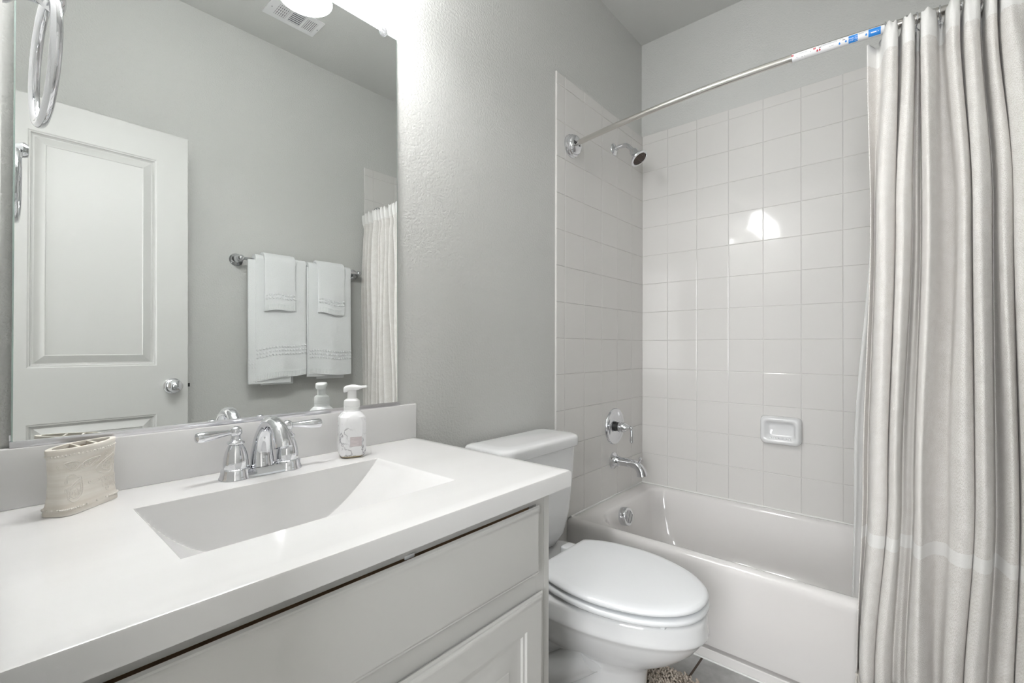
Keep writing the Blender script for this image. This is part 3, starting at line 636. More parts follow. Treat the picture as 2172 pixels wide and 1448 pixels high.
toi.part('tank_lid', loft([tk(0.204, -0.200, -0.022, 0.05, 0.02, 0.737), tk(0.2125, -0.211, -0.018, 0.055, 0.02, 0.738), tk(0.2155, -0.214, -0.016, 0.058, 0.022, 0.742), tk(0.2155, -0.214, -0.016, 0.058, 0.022, 0.765), tk(0.2140, -0.2125, -0.017, 0.058, 0.022, 0.7705), tk(0.2095, -0.208, -0.020, 0.056, 0.022, 0.7750), tk(0.200, -0.199, -0.026, 0.054, 0.022, 0.7780), tk(0.170, -0.170, -0.045, 0.05, 0.02, 0.7800)]), m_porc, angle=60)
lev = toi.part('flush_lever', lathe([(0.013, 0), (0.013, 0.006), (0.007, 0.012)], (TCX - 0.15, -0.196, 0.675), (0, -1, 0), 18).join(tube([(TCX - 0.15, -0.209, 0.675), (TCX - 0.11, -0.213, 0.670), (TCX - 0.075, -0.212, 0.663)], [0.005, 0.0055, 0.007], 12)), m_chrome)

# bath rug hugging the toilet foot
def rugpts(cx, cy):
    pass
grug = G()
outl = [(-0.862, -0.40), (-0.858, -0.47), (-0.862, -0.55), (-0.872, -0.61), (-0.90, -0.70), (-0.93, -0.86), (-1.0, -0.99), (-1.13, -1.03), (-1.27, -0.99), (-1.34, -0.86), (-1.38, -0.70), (-1.40, -0.55), (-1.40, -0.40)]
def inrug(x, y):
    if y > -0.40 or y < -1.03: return False
    for (x0, y0), (x1, y1) in zip(outl[:-1], outl[1:]):
        if min(y0, y1) <= y <= max(y0, y1):
            xe = x0 + (x1 - x0) * ((y - y0) / (y1 - y0 + 1e-9))
            if xe > TCX and x > xe: return False
            if xe < TCX and x < xe: return False
    if abs(x - TCX) < 0.165 and y > -0.62: return False
    return True
rug_base = G(); cells = []
st_ = 0.0095
x = -1.41
while x < -0.84:
    y = -1.04
    while y < -0.40:
        if inrug(x, y): cells.append((x, y))
        y += st_
    x += st_
for (x, y) in cells:
    x2, y2 = x + random.uniform(-0.004, 0.004), y + random.uniform(-0.004, 0.004); h = random.uniform(0.014, 0.026)
    ax = Vector((random.uniform(-0.5, 0.5), random.uniform(-0.5, 0.5), 1))
    a0 = random.uniform(0, 2 * PI); rr = random.uniform(0.0028, 0.0040); q = []
    for kk in range(6): q.append((x2 + 0.0055 * math.cos(a0 + kk * 1.15) * (1 - kk * 0.06), y2 + 0.0055 * math.sin(a0 + kk * 1.15) * (1 - kk * 0.06), 0.006 + h * (kk / 5) ** 0.8))
    grug.join(tube(q, [rr * (0.9 + 0.18 * (kk % 2)) for kk in range(6)], 5))
    rug_base.join(box(x - st_ / 2, x + st_ / 2, y - st_ / 2, y + st_ / 2, 0.0008, 0.006))
rug = Thing('bath_rug', 'beige chunky chenille rug on the floor around the toilet foot', 'rug', (TCX, -0.75, 0))
rug.part('backing', rug_base, m_rug, smooth=False); rug.part('pile', grug, m_rug, angle=180)

# ------------------------------------------------------------------ vanity cabinet
CX0, CX1, CY, CZ = XW + 0.001, -1.568, -0.542, 0.793
cab = Thing('vanity_cabinet', 'white painted vanity cabinet under the countertop', 'vanity cabinet', ((CX0 + CX1) / 2, -0.28, 0))
gc = G()
gc.join(box(CX1 - 0.018, CX1, CY, -0.001, 0.0005, CZ - 0.0005)).join(box(CX0, CX0 + 0.018, CY, -0.001, 0.0005, CZ - 0.0005)).join(box(CX0 + 0.018, CX1 - 0.018, CY + 0.02, -0.001, 0.10, 0.118)).join(box(CX0 + 0.018, CX1 - 0.018, -0.012, -0.001, 0.118, CZ - 0.0005))
FT = 0.019
SL, SR = CX0 + 0.045, CX1 - 0.045
gc.join(box(SR, CX1 - 0.0185, CY, CY + FT, 0.0995, CZ - 0.0005)).join(box(CX0 + 0.0185, SL, CY, CY + FT, 0.0995, CZ - 0.0005))
for z0, z1 in ((0.7662, CZ - 0.0005), (0.570, 0.645), (0.0995, 0.135)): gc.join(box(SL + 0.0002, SR - 0.0002, CY, CY + FT, z0, z1))
gc.join(box(CX0 + 0.0185, CX1 - 0.0185, CY + 0.07, CY + 0.085, 0.0005, 0.099)).join(box(-1.99, -1.965, CY, CY + FT, 0.1352, 0.5698))
cab.part('carcass', gc, m_cab, smooth=False)
cab.part('inner_rail', box(CX0 + 0.046, CX1 - 0.046, CY + 0.0195, CY + 0.025, 0.65, 0.79), m_cabin, smooth=False, label='raw brown wood behind the gap')
cab.part('bumper', box(-1.945, -1.926, CY - 0.003, CY - 0.0003, 0.7635, 0.7700, 0.0012), m_porc)
def framed(u0, u1, v0, v1, panels, prof):
    """front skin in (u, v, d): stiles and rails around panels plus a lofted moulding in each"""
    g = G(); u_in0, u_in1 = panels[0][0], panels[0][1]
    def q(a, b, c, d, dep=0): g.add([(a, c, dep), (b, c, dep), (b, d, dep), (a, d, dep)], [(0, 1, 2, 3)])
    q(u0, u_in0, v0, v1); q(u_in1, u1, v0, v1)
    vs = [v0] + [z for p in sorted(panels, key=lambda p: p[2]) for z in (p[2], p[3])] + [v1]
    for i in range(0, len(vs), 2): q(u_in0, u_in1, vs[i], vs[i + 1])
    for (a, b, c, d) in panels:
        lp = [[(a + i, c + i, dp), (b - i, c + i, dp), (b - i, d - i, dp), (a + i, d - i, dp)] for i, dp in prof]
        g.join(loft(lp, cap0=False, cap1=True))
    return g
def slab(u0, u1, v0, v1, d0, d1, place):
    g = G(); c = [(u0, v0), (u1, v0), (u1, v1), (u0, v1)]
    g.add([place(u, v, d0) for u, v in c] + [place(u, v, d1) for u, v in c], [(4, 5, 6, 7), (0, 1, 5, 4), (1, 2, 6, 5), (2, 3, 7, 6), (3, 0, 4, 7)]); return g
def mapg(g, place): h = G(); h.v = [tuple(place(*p)) for p in g.v]; h.f = g.f; return h
DY = CY - 0.019                                        # front face of drawer and door fronts
plf = lambda u, v, d: (u, DY + 0.0 - d, v)             # d outward toward the camera
def front(x0, x1, z0, z1, e=0.012):
    g = G(); L = []
    for i, dp in ((0.007, -0.018), (0, -0.007), (0.003, -0.004), (0.006, -0.004), (0.010, -0.001), (e + 0.002, 0.0)):
        L.append([plf(u, v, dp) for u, v in ((x0 + i, z0 + i), (x1 - i, z0 + i), (x1 - i, z1 - i), (x0 + i, z1 - i))])
    return L
DX0, DX1 = CX0 + 0.045, -1.617
dr = cab.part('drawer_front', loft(front(DX0, DX1, 0.626, 0.768)), m_cab, angle=25)
mold = [(0.0, 0.0), (0.003, -0.004), (0.008, -0.0045), (0.011, -0.008), (0.017, -0.009), (0.021, -0.009), (0.052, -0.002), (0.054, -0.0005)]
for (x0, x1) in ((-1.976, -1.606), (DX0, -1.982)):
    L = front(x0, x1, 0.125, 0.586)
    g = loft(L, cap1=False)
    i = 0.014
    g.join(mapg(framed(x0 + i, x1 - i, 0.125 + i, 0.586 - i, [(x0 + 0.058, x1 - 0.058, 0.183, 0.528)], mold), plf))
    cab.part('cabinet_door', g, m_cab, angle=25)

# ------------------------------------------------------------------ countertop with moulded basin
KX0, KX1, KY, KZ = XW + 0.001, -1.534, -0.577, 0.8283
BX0, BX1, BXC, BY0, BY1, BD = -2.211, -1.752, -1.982, -0.443, -0.163, 0.125
def frange(a, b, n): return [a + (b - a) * k / n for k in range(n)]
xs_ = [KX0] + frange(KX0 + 0.02, BX0 - 0.004, 6) + frange(BX0 - 0.004, BX0 + 0.012, 8) + frange(BX0 + 0.012, BX1 - 0.014, 170) + frange(BX1 - 0.014, BX1 + 0.004, 8) + frange(BX1 + 0.004, KX1 - 0.02, 8) + [KX1 - 0.02, KX1 - 0.004, KX1 - 0.0014, KX1]
ysb = [KY, KY + 0.0014, KY + 0.004, KY + 0.03] + frange(KY + 0.06, BY0 - 0.004, 5) + frange(BY0 - 0.004, BY0 + 0.035, 22) + frange(BY0 + 0.035, BY1 - 0.035, 16) + frange(BY1 - 0.035, BY1 + 0.004, 48) + frange(BY1 + 0.004, -0.02, 6) + [-0.0005]
def sst(t): t = max(0, min(1, t)); return t * t * (3 - 2 * t)
def kz(x, y):
    d = 0.0
    if BX0 < x < BX1 and BY0 < y < BY1:
        u = (x - BXC) / (BX1 - BXC) if x > BXC else (BXC - x) / (BXC - BX0)
        d = BD * (1 - u ** (2.0 if x > BXC else 3.0))
        # near-vertical front and back walls with a fillet at the foot
        w = min(y - BY0, BY1 - y); slope = w / 0.010
        wall = 0.118 * (1 - math.exp(-w / 0.009 * 1.0)) + 0.09 * min(1, w / 0.05)
        k = 0.008
        if d > 0:
            a, b = d, wall; h = max(0, min(1, 0.5 + 0.5 * (b - a) / k)); d = b + (a - b) * h - k * h * (1 - h)
        d = max(0.0, d)
        ex = min(x - BX0, BX1 - x); d *= sst(ex / 0.010) * 0.35 + 0.65 if ex < 0.010 else 1
    e = 0.0
    rx = KX1 - x; ry = y - KY
    for q in (rx, ry):
        if q < 0.004: e += 0.004 - math.sqrt(max(0, 0.004 ** 2 - (0.004 - q) ** 2))
    return KZ - d - min(e, 0.004)
ck = G(); nx, ny = len(xs_), len(ysb)
for x in xs_:
    for y in ysb: ck.v.append((x, y, kz(x, y)))
ck.f = [(i * ny + j, (i + 1) * ny + j, (i + 1) * ny + j + 1, i * ny + j + 1) for i in range(nx - 1) for j in range(ny - 1)]
ring = [i * ny for i in range(nx)] + [(nx - 1) * ny + j for j in range(1, ny)] + [i * ny + ny - 1 for i in range(nx - 2, -1, -1)] + [j for j in range(ny - 2, 0, -1)]
o_ = len(ck.v); ck.v += [(ck.v[i][0], ck.v[i][1], 0.7932) for i in ring]; nr = len(ring)
ck.f += [(ring[k], ring[(k + 1) % nr], o_ + (k + 1) % nr, o_ + k) for k in range(nr)]
ctop = Thing('countertop', 'white vanity countertop with moulded rectangular basin', 'countertop', ((KX0 + KX1) / 2, -0.29, 0.7932))
ctop.part('slab', ck, m_counter, angle=35)
ctop.part('backsplash', box(KX0, KX1 + 0.002, -0.021, -0.0006, KZ - 0.0005, 0.929, 0.0025, 3), m_counter)
ctop.part('sink_drain', lathe([(0.030, 0.0), (0.030, 0.002), (0.022, 0.003), (0.020, 0.0005)], (BXC, -0.30, KZ - BD + 0.0004), (0, 0, 1), 28), m_chrome)

# ------------------------------------------------------------------ faucet
FCX, FCY = -1.985, -0.092
fa = Thing('faucet', 'chrome two-handle sink faucet with arched spout on the countertop', 'faucet', (FCX, FCY, KZ))
bs = [[(x, y, z) for x, y in rrect(FCX - a, FCX + a, FCY - b, FCY + b, b * 0.98, 8, 8)] for z, a, b in ((KZ + 0.0006, 0.0785, 0.0265), (KZ + 0.003, 0.0785, 0.0265), (KZ + 0.007, 0.075, 0.0235), (KZ + 0.014, 0.073, 0.0215), (KZ + 0.0175, 0.070, 0.019))]
fa.part('base_plate', loft(bs), m_chrome, angle=50)
for s in (-1, 1):
    hx = FCX + s * 0.0508
    hb_ = fa.part('handle_body', lathe([(0.0305, 0.0004), (0.0305, 0.003), (0.0285, 0.006), (0.0270, 0.012), (0.0262, 0.019), (0.0245, 0.021), (0.0225, 0.022), (0.0228, 0.027), (0.0226, 0.034), (0.0215, 0.044), (0.0193, 0.054), (0.0165, 0.062), (0.0140, 0.067), (0.0128, 0.069), (0.0160, 0.071), (0.0164, 0.073), (0.0150, 0.0755), (0.0108, 0.078), (0.0085, 0.083), (0.0082, 0.087)], (hx, FCY, KZ), (0, 0, 1), 36), m_chrome)
    zz = KZ + 0.095
    dirx = s
    fa.part('lever', sphere((hx, FCY, zz), 0.0118, 20).join(tube([(hx + dirx * 0.008, FCY - 0.001, zz), (hx + dirx * 0.018, FCY - 0.002, zz - 0.0005), (hx + dirx * 0.032, FCY - 0.004, zz - 0.001), (hx + dirx * 0.050, FCY - 0.007, zz - 0.002), (hx + dirx * 0.066, FCY - 0.010, zz - 0.002), (hx + dirx * 0.071, FCY - 0.011, zz - 0.002), (hx + dirx * 0.0735, FCY - 0.0115, zz - 0.002)], [0.0055, 0.0058, 0.0075, 0.0100, 0.0105, 0.0088, 0.004], 20)), m_chrome, parent=hb_)
spp = catmull([(FCX, FCY + 0.002, KZ + 0.016), (FCX, FCY + 0.004, KZ + 0.045), (FCX, FCY - 0.004, KZ + 0.080), (FCX, FCY - 0.024, KZ + 0.106), (FCX, FCY - 0.054, KZ + 0.114), (FCX, FCY - 0.084, KZ + 0.104), (FCX, FCY - 0.101, KZ + 0.082), (FCX, FCY - 0.106, KZ + 0.070)], 6)
n = len(spp); rads = []
for i in range(n):
    t = i / (n - 1); rads.append(0.0235 - 0.0105 * sst(t / 0.45) + 0.0045 * sst((t - 0.6) / 0.35))
fa.part('spout', tube(spp, rads, 28), m_chrome)
fa.part('lift_rod', tube([(FCX, FCY + 0.019, KZ + 0.018), (FCX, FCY + 0.019, KZ + 0.070)], 0.0025, 10).join(lathe([(0.0025, 0.068), (0.005, 0.071), (0.003, 0.075), (0.0065, 0.080), (0.0065, 0.084), (0.003, 0.088)], (FCX, FCY + 0.019, KZ), (0, 0, 1), 16)), m_chrome)

# ------------------------------------------------------------------ soap dispenser
SX, SY = -1.781, -0.094
soap = Thing('soap_dispenser', 'marble print foaming soap bottle with white pump beside the faucet', 'soap dispenser', (SX, SY, KZ))
def oct_(w, d, ch, z, rot=math.radians(-20)):
    c = [(w, d - ch), (w - ch, d), (-w + ch, d), (-w, d - ch), (-w, -d + ch), (-w + ch, -d), (w - ch, -d), (w, -d + ch)]
    pts = []
    for i in range(8):
        a, b = c[i], c[(i + 1) % 8]
        for k in range(4): t = k / 4; pts.append((a[0] + (b[0] - a[0]) * t, a[1] + (b[1] - a[1]) * t))
    cr, sr = math.cos(rot), math.sin(rot)
    return [(SX + x * cr - y * sr, SY + x * sr + y * cr, z) for x, y in pts]
def rnd(r, z, rot=math.radians(-20)): return [(SX + r * math.cos(a + rot), SY + r * math.sin(a + rot), z) for a in [math.atan2(y, x) for x, y in ([((1, 1 - 0.6), (1 - 0.6, 1), (-0.4, 1), (-1, 0.4), (-1, -0.4), (-0.4, -1), (0.4, -1), (1, -0.4))[i // 4 % 8] for i in range(32)])] ]
def mixl(a, b, t): return [tuple(p + (q - p) * t for p, q in zip(u, v)) for u, v in zip(a, b)]
def circ(r, z, rot=math.radians(-20)):
    o = oct_(0.03, 0.03, 0.018, z, rot); out = []
    for x, y, _ in o:
        dx, dy = x - SX, y - SY; L_ = math.hypot(dx, dy); out.append((SX + dx / L_ * r, SY + dy / L_ * r, z))
    return out
B0 = KZ + 0.0006
bt = [oct_(0.0265, 0.0245, 0.010, B0 + 0.004), oct_(0.0295, 0.0275, 0.011, B0 + 0.009), oct_(0.0305, 0.0285, 0.011, B0 + 0.018), oct_(0.0305, 0.0285, 0.011, B0 + 0.085), mixl(oct_(0.0305, 0.0285, 0.012, B0 + 0.098), circ(0.029, B0 + 0.098), 0.35), mixl(oct_(0.026, 0.025, 0.012, B0 + 0.106), circ(0.0245, B0 + 0.106), 0.75), circ(0.0195, B0 + 0.111), circ(0.0185, B0 + 0.116)]
soap.part('bottle', loft(bt), m_marble, angle=28)
soap.part('bottle_base', loft([oct_(0.0225, 0.0205, 0.009, B0), oct_(0.0265, 0.0245, 0.010, B0 + 0.0045)]), m_base)
rt = math.radians(-20); cr_, sr_ = math.cos(rt), math.sin(rt)
def sface(u, v, d=0.0):      # on the bottle's front (-y) face, u to the right, v height
    x, y = u, -0.0285 - d; return (SX + x * cr_ - y * sr_, SY + x * sr_ + y * cr_, B0 + v)
gq = G(); gq.add([sface(-0.0085, 0.028, 0.0003), sface(0.0185, 0.028, 0.0003), sface(0.0185, 0.051, 0.0003), sface(-0.0085, 0.051, 0.0003)], [(0, 1, 2, 3)])
sl = soap.part('paper_label', gq, m_pink, smooth=False, label='dusty pink label')
gq = G()
for k, wd in enumerate((0.008, 0.008, 0.018, 0.018, 0.018, 0.018)): gq.add([sface(-0.007, 0.0465 - 0.0032 * k, 0.0006), sface(-0.007 + wd, 0.0465 - 0.0032 * k, 0.0006), sface(-0.007 + wd, 0.0473 - 0.0032 * k, 0.0006), sface(-0.007, 0.0473 - 0.0032 * k, 0.0006)], [(0, 1, 2, 3)])
soap.part('label_print', gq, m_pinkprint, parent=sl, smooth=False)
soap.part('collar', lathe([(0.0185, 0.114), (0.0192, 0.118), (0.0185, 0.1195), (0.0192, 0.121), (0.0185, 0.1225), (0.0192, 0.124), (0.0190, 0.132), (0.0182, 0.137), (0.0140, 0.1405), (0.011, 0.142)], (SX, SY, B0), (0, 0, 1), 40), m_pump)
pm = soap.part('pump_stem', lathe([(0.0115, 0.140), (0.0108, 0.144), (0.0103, 0.165)], (SX, SY, B0), (0, 0, 1), 28), m_pump)
hdr = Vector((0.62, -0.78, 0)).normalized(); sd_ = Vector((-hdr.y, hdr.x, 0)); o0 = Vector((SX, SY, B0))
lp = []
for t, w_, zb_, zt_ in ((-0.0185, 0.005, 0.158, 0.166), (-0.0175, 0.010, 0.156, 0.170), (-0.012, 0.0135, 0.157, 0.1735), (-0.004, 0.0150, 0.162, 0.1752), (0.006, 0.0140, 0.163, 0.1750), (0.014, 0.010, 0.162, 0.1738), (0.022, 0.0062, 0.1655, 0.1730), (0.034, 0.0052, 0.168, 0.1737), (0.038, 0.0045, 0.1688, 0.1733)):
    lp.append([tuple(o0 + hdr * t + sd_ * (w_ * 0.98 * math.copysign(abs(math.cos(a)) ** 0.6, math.cos(a))) + Vector((0, 0, (zb_ + zt_) / 2 + (zt_ - zb_) / 2 * math.copysign(abs(math.sin(a)) ** 0.6, math.sin(a))))) for a in [2 * PI * k / 20 for k in range(20)]])
soap.part('pump_head', loft(lp), m_pump, angle=70)

# ------------------------------------------------------------------ toothbrush holder
BXC_, BYC_ = -2.2640, -0.0840
th = Thing('toothbrush_holder', 'cream carved oval toothbrush holder on the countertop left of the basin', 'toothbrush holder', (BXC_, BYC_, KZ))
ta = math.radians(43)
def exz(z): return 4.6 + (1.75 - 4.6) * max(0, min(1, z / 0.098))
def tov(a, b, z, rot=ta, n=72, ex=None):
    out = []; ex = ex or exz(z)
    for k in range(n):
        t = 2 * PI * k / n; c, s = math.cos(t), math.sin(t)
        x = a * math.copysign(abs(c) ** (2 / ex), c); y = b * math.copysign(abs(s) ** (2 / ex), s)
        out.append((BXC_ + x * math.cos(rot) - y * math.sin(rot), BYC_ + x * math.sin(rot) + y * math.cos(rot), KZ + z))
    return out
A, B = 0.0585, 0.0240
HT = 0.106
pr = [(0.0006, 0.905, 1.0), (0.006, 0.905, 1.0), (0.008, 0.897, 0.985), (0.011, 0.89, 0.975), (0.013, 0.885, 0.965), (0.016, 0.885, 0.92), (0.030, 0.865, 0.86), (0.055, 0.885, 0.84), (0.078, 0.945, 0.90), (0.090, 0.995, 0.97), (0.094, 1.015, 1.0), (0.098, 1.035, 1.02), (0.101, 1.06, 1.04), (HT - 0.001, 1.06, 1.04), (HT, 1.045, 1.01), (HT, 0.88, 0.76), (HT - 0.004, 0.87, 0.74), (0.02, 0.80, 0.66)]
th.part('body', loft([tov(A * a, B * b, z) for z, a, b in pr], cap1=True), m_resin, angle=50)
# dividers under the rim
gd = G()
for x0 in (-0.012, 0.018):
    q = []
    for (px_, py_) in ((x0 - 0.012, -B * 0.72), (x0 - 0.008, -B * 0.72), (x0 + 0.012, B * 0.72), (x0 + 0.008, B * 0.72)):
        q.append((BXC_ + px_ * math.cos(ta) - py_ * math.sin(ta), BYC_ + px_ * math.sin(ta) + py_ * math.cos(ta)))
    gd.add([(x, y, KZ + HT - 0.0006) for x, y in q] + [(x, y, KZ + 0.022) for x, y in q], [(0, 1, 2, 3), (0, 1, 5, 4), (1, 2, 6, 5), (2, 3, 7, 6), (3, 0, 4, 7)])
th.part('divider', gd, m_resin, smooth=False)
gi = loft([tov(A * 0.865, B * 0.73, HT - 0.006), tov(A * 0.80, B * 0.655, 0.0215), tov(A * 0.3, B * 0.3, 0.021)], cap0=False, cap1=True)
th.part('inner_wall', gi, m_resindk, label='brown unglazed inside')
def surf(u, h, d=0.0):
    """point on the camera side of the holder; u in -1..1 across, h height"""
    for (z0, a0, b0), (z1, a1, b1) in zip(pr[:-1], pr[1:]):
        if z0 <= h <= z1 and z1 > z0: t = (h - z0) / (z1 - z0); a, b = a0 + (a1 - a0) * t, b0 + (b1 - b0) * t; break
    ang = -PI / 2 + u * PI / 2 * 0.98; c, s = math.cos(ang), math.sin(ang); ex = exz(h)
    x = (A * a + d) * math.copysign(abs(c) ** (2 / ex), c); y = (B * b + d) * math.copysign(abs(s) ** (2 / ex), s)
    return (BXC_ + x * math.cos(ta) - y * math.sin(ta), BYC_ + x * math.sin(ta) + y * math.cos(ta), KZ + h)
for zc_, r_b, cnt, fa_, fb_ in ((0.0955, 0.0016, 56, 1.027, 1.015), (0.0105, 0.0016, 60, 0.905, 1.02)):
    gb_ = G(); base_l = tov(A * fa_, B * fb_, zc_, n=cnt)
    for p_ in base_l: gb_.join(sphere(p_, r_b, 8))
    th.part('beading', gb_, m_resinhi)
gv = G()
def stroke(pts, r=0.0007): gv.join(tube([surf(u, h, 0.0002) for u, h in pts], r, 6))
def paisley(u0, h0, sc, flip=1, rot=0.0):
    def T(a, b): return (u0 + (a * math.cos(rot) - b * math.sin(rot)) * sc * flip, h0 + (a * math.sin(rot) + b * math.cos(rot)) * sc * 0.058)
    out = []
    for k in range(41):
        t = 2 * PI * k / 40; a = 0.8 * math.sin(t) * math.sin(t / 2) ** 1.2; b = -0.9 * math.cos(t) * -1
        out.append(T(a + 0.25 * (b + 0.9) ** 2 * 0.25, b))
    stroke(out, 0.0007)
    stroke([((u - u0) * 0.68 + u0, (h - h0 + 0.004 * sc) * 0.68 + h0 - 0.004 * sc) for u, h in out], 0.0006)
    for q in range(3):
        sp_ = [T(0.22 * math.cos(t) * (1 - t / 10) + (q - 1) * 0.28, -0.42 + 0.22 * math.sin(t) * (1 - t / 10) + 0.3 * (q % 2)) for t in [0.45 * k for k in range(18)]]
        stroke(sp_, 0.0005)
paisley(0.28, 0.068, 0.36, 1, -0.55); paisley(-0.30, 0.038, 0.36, -1, 0.5); paisley(-0.48, 0.078, 0.20, 1, 1.3); paisley(0.62, 0.035, 0.2, 1, 0.3); paisley(-0.08, 0.078, 0.2, 1, -0.8); paisley(0.68, 0.083, 0.16, -1, 0.4)
for q in range(3): stroke([(-0.62 + 0.05 * k, 0.058 + 0.0035 * q * math.sin(0.5 * k)) for k in range(9)], 0.0005)
for q in range(6):
    uu, hh = 0.1 + 0.11 * (q % 3), 0.030 + 0.010 * (q // 3)
    stroke([(uu + 0.04 * math.cos(t), hh + 0.0035 * math.sin(t)) for t in [2 * PI * k / 10 for k in range(11)]], 0.0005)
rq = random.Random(5)
for q in range(26):
    uu, hh = rq.uniform(-0.8, 0.85), rq.uniform(0.024, 0.086); d0 = rq.choice((-1, 1)); a0 = rq.uniform(0, 6)
    stroke([(uu + d0 * 0.055 * (1 - t / 12) * math.cos(t + a0), hh + 0.0048 * (1 - t / 12) * math.sin(t + a0)) for t in [0.5 * k for k in range(17)]], 0.0005)
th.part('paisley_relief', gv, m_resinhi)

# ------------------------------------------------------------------ mirror (leaning a little: foot in the channel, head on the wall)
MX0, MX1, MZ0, MZ1 = -2.343, -1.594, 0.936, 1.992
mt = math.tan(0.011)
def my(z): return -0.0165 + (z - 0.94) * mt
mir = Thing('mirror', 'large frameless wall mirror resting on the backsplash above the sink', 'mirror', ((MX0 + MX1) / 2, -0.012, MZ0))
g = G(); b3 = 0.002; dep = 0.0045
fr = [(MX0 + b3, MZ0), (MX1 - b3, MZ0), (MX1 - b3, MZ1 - b3), (MX0 + b3, MZ1 - b3)]
g.add([(x, my(z), z) for x, z in fr], [(0, 1, 2, 3)])
mir.part('silvered_glass', g, m_mirror, smooth=False)
g = G(); ot = [(MX0, MZ0), (MX1, MZ0), (MX1, MZ1), (MX0, MZ1)]
g.add([(x, my(z), z) for x, z in fr] + [(x, my(z) + 0.0008, z) for x, z in ot] + [(x, my(z) + dep, z) for x, z in ot], [(k, (k + 1) % 4, 4 + (k + 1) % 4, 4 + k) for k in range(4)] + [(4 + k, 4 + (k + 1) % 4, 8 + (k + 1) % 4, 8 + k) for k in range(4)] + [(8, 9, 10, 11)])
mir.part('glass_edge', g, m_glassedge, smooth=False)
g = G()
g.join(box(MX0 - 0.002, MX1 + 0.003, -0.0200, -0.0170, 0.9292, 0.9395, 0.0006)).join(box(MX0 - 0.002, MX1 + 0.003, -0.0170, -0.0115, 0.9292, 0.9318)).join(box(MX0 - 0.002, MX1 + 0.003, -0.0120, -0.0105, 0.9292, 0.950))
mir.part('bottom_channel', g, m_alu, smooth=True, label='aluminium channel along the foot')
def clipat(x, z):
    return lathe([(0.012, 0.000), (0.0125, 0.003), (0.010, 0.006), (0.005, 0.0075)], (x, my(z) - 0.0003, z), (0, -1, 0), 10).join(box(x - 0.006, x + 0.006, my(z) - 0.002, -0.0006, z + 0.002, z + 0.016, 0.001))
cl = mir.part('mirror_clip', clipat(-1.640, 1.992), m_clear, label='clear plastic clip')
mir.part('clip_screw', lathe([(0.0028, 0), (0.0028, 0.0015), (0.001, 0.0022)], (-1.636, my(2.0) - 0.003, 2.001), (0, -1, 0), 10), m_alu, parent=cl)
mir.part('mirror_clip', clipat(-2.28, 1.992), m_clear, label='clear plastic clip')

# ------------------------------------------------------------------ vanity light above the mirror
VZ, VY = 2.194, -0.178
vl = Thing('vanity_light', 'chrome vanity light bar with three glowing bell shades above mirror', 'vanity light', (-1.98, -0.02, VZ))
vl.part('back_plate', box(-2.27, -1.69, -0.024, -0.0006, VZ - 0.015, VZ + 0.085, 0.006, 3), m_chrome)
for i, x in enumerate((-2.170, -1.975, -1.780)):
    vl.part('arm', tube(catmull([(x, -0.022, VZ + 0.035), (x, -0.075, VZ + 0.055), (x, VY + 0.018, VZ + 0.058), (x, VY, VZ + 0.038)], 5), 0.007, 12), m_chrome)
    sh_ = vl.part('glass_shade', lathe([(0.022, 0.014), (0.036, 0.008), (0.044, -0.004), (0.048, -0.030), (0.055, -0.065), (0.064, -0.092), (0.071, -0.101), (0.069, -0.101), (0.062, -0.090), (0.053, -0.065), (0.046, -0.030), (0.041, -0.004), (0.034, 0.005), (0.020, 0.011)], (x, VY, VZ), (0, 0, 1), 36, cap0=False, cap1=False), m_shade)
    vl.part('socket', lathe([(0.016, 0.044), (0.023, 0.038), (0.025, 0.010)], (x, VY, VZ), (0, 0, 1), 24), m_chrome)
    vl.part('bulb', sphere((x, VY, VZ - 0.040), 0.024, 16), m_bulb, parent=sh_)
    point('vanity_bulb_light', (x, VY, VZ - 0.085), VAN_BULB, 0.035, parent=vl.o)

# ------------------------------------------------------------------ ceiling register
RX0, RX1, RY0, RY1 = -1.488, -1.241, -1.276, -1.134
rg = Thing('ceiling_register', 'white metal air register on the ceiling, seen in the mirror', 'air vent', ((RX0 + RX1) / 2, (RY0 + RY1) / 2, CH))
secs = [(RX0 + 0.040, RX0 + 0.094), (RX0 + 0.106, RX0 + 0.163), (RX0 + 0.175, RX0 + 0.226)]
g = G(); fz0, fz1 = CH - 0.0045, CH - 0.0005; yi0, yi1 = RY0 + 0.028, RY1 - 0.028
g.join(box(RX0, RX1, RY0, yi0, fz0, fz1)).join(box(RX0, RX1, yi1, RY1, fz0, fz1))
ex_ = [RX0] + [q for s_ in secs for q in s_] + [RX1]
for k in range(0, len(ex_), 2): g.join(box(ex_[k], ex_[k + 1], yi0, yi1, fz0, fz1))
rg.part('face_plate', g, m_vent, smooth=False)
rg.part('duct_opening', box(RX0 + 0.03, RX1 - 0.015, yi0 - 0.004, yi1 + 0.004, CH - 0.0012, CH - 0.0004), m_duct, smooth=False)
for i, (a, b) in enumerate(secs):
    g = G()
    if i == 1:
        for k in range(6): y = yi0 + (yi1 - yi0) * (k + 0.5) / 6; g.join(box(a, b, y - 0.0038, y + 0.0020, CH - 0.0050, CH - 0.0036))
    else:
        for k in range(6): x = a + (b - a) * (k + 0.5) / 6; g.join(box(x - 0.0026, x + 0.0030, yi0, yi1, CH - 0.0050, CH - 0.0036))
        if i == 0:
            for k in range(4): y = yi0 + (yi1 - yi0) * (k + 0.5) / 4; g.join(box(a, b, y - 0.003, y + 0.003, CH - 0.0040, CH - 0.0030))
    rg.part('louvres', g, m_vent, smooth=False)
g = G()
for x in (RX0 + 0.018, RX1 - 0.008): rg.part('screw', lathe([(0.0035, 0.0045), (0.003, 0.006), (0.001, 0.0065)], (x, (RY0 + RY1) / 2, CH), (0, 0, -1), 10), m_alu)

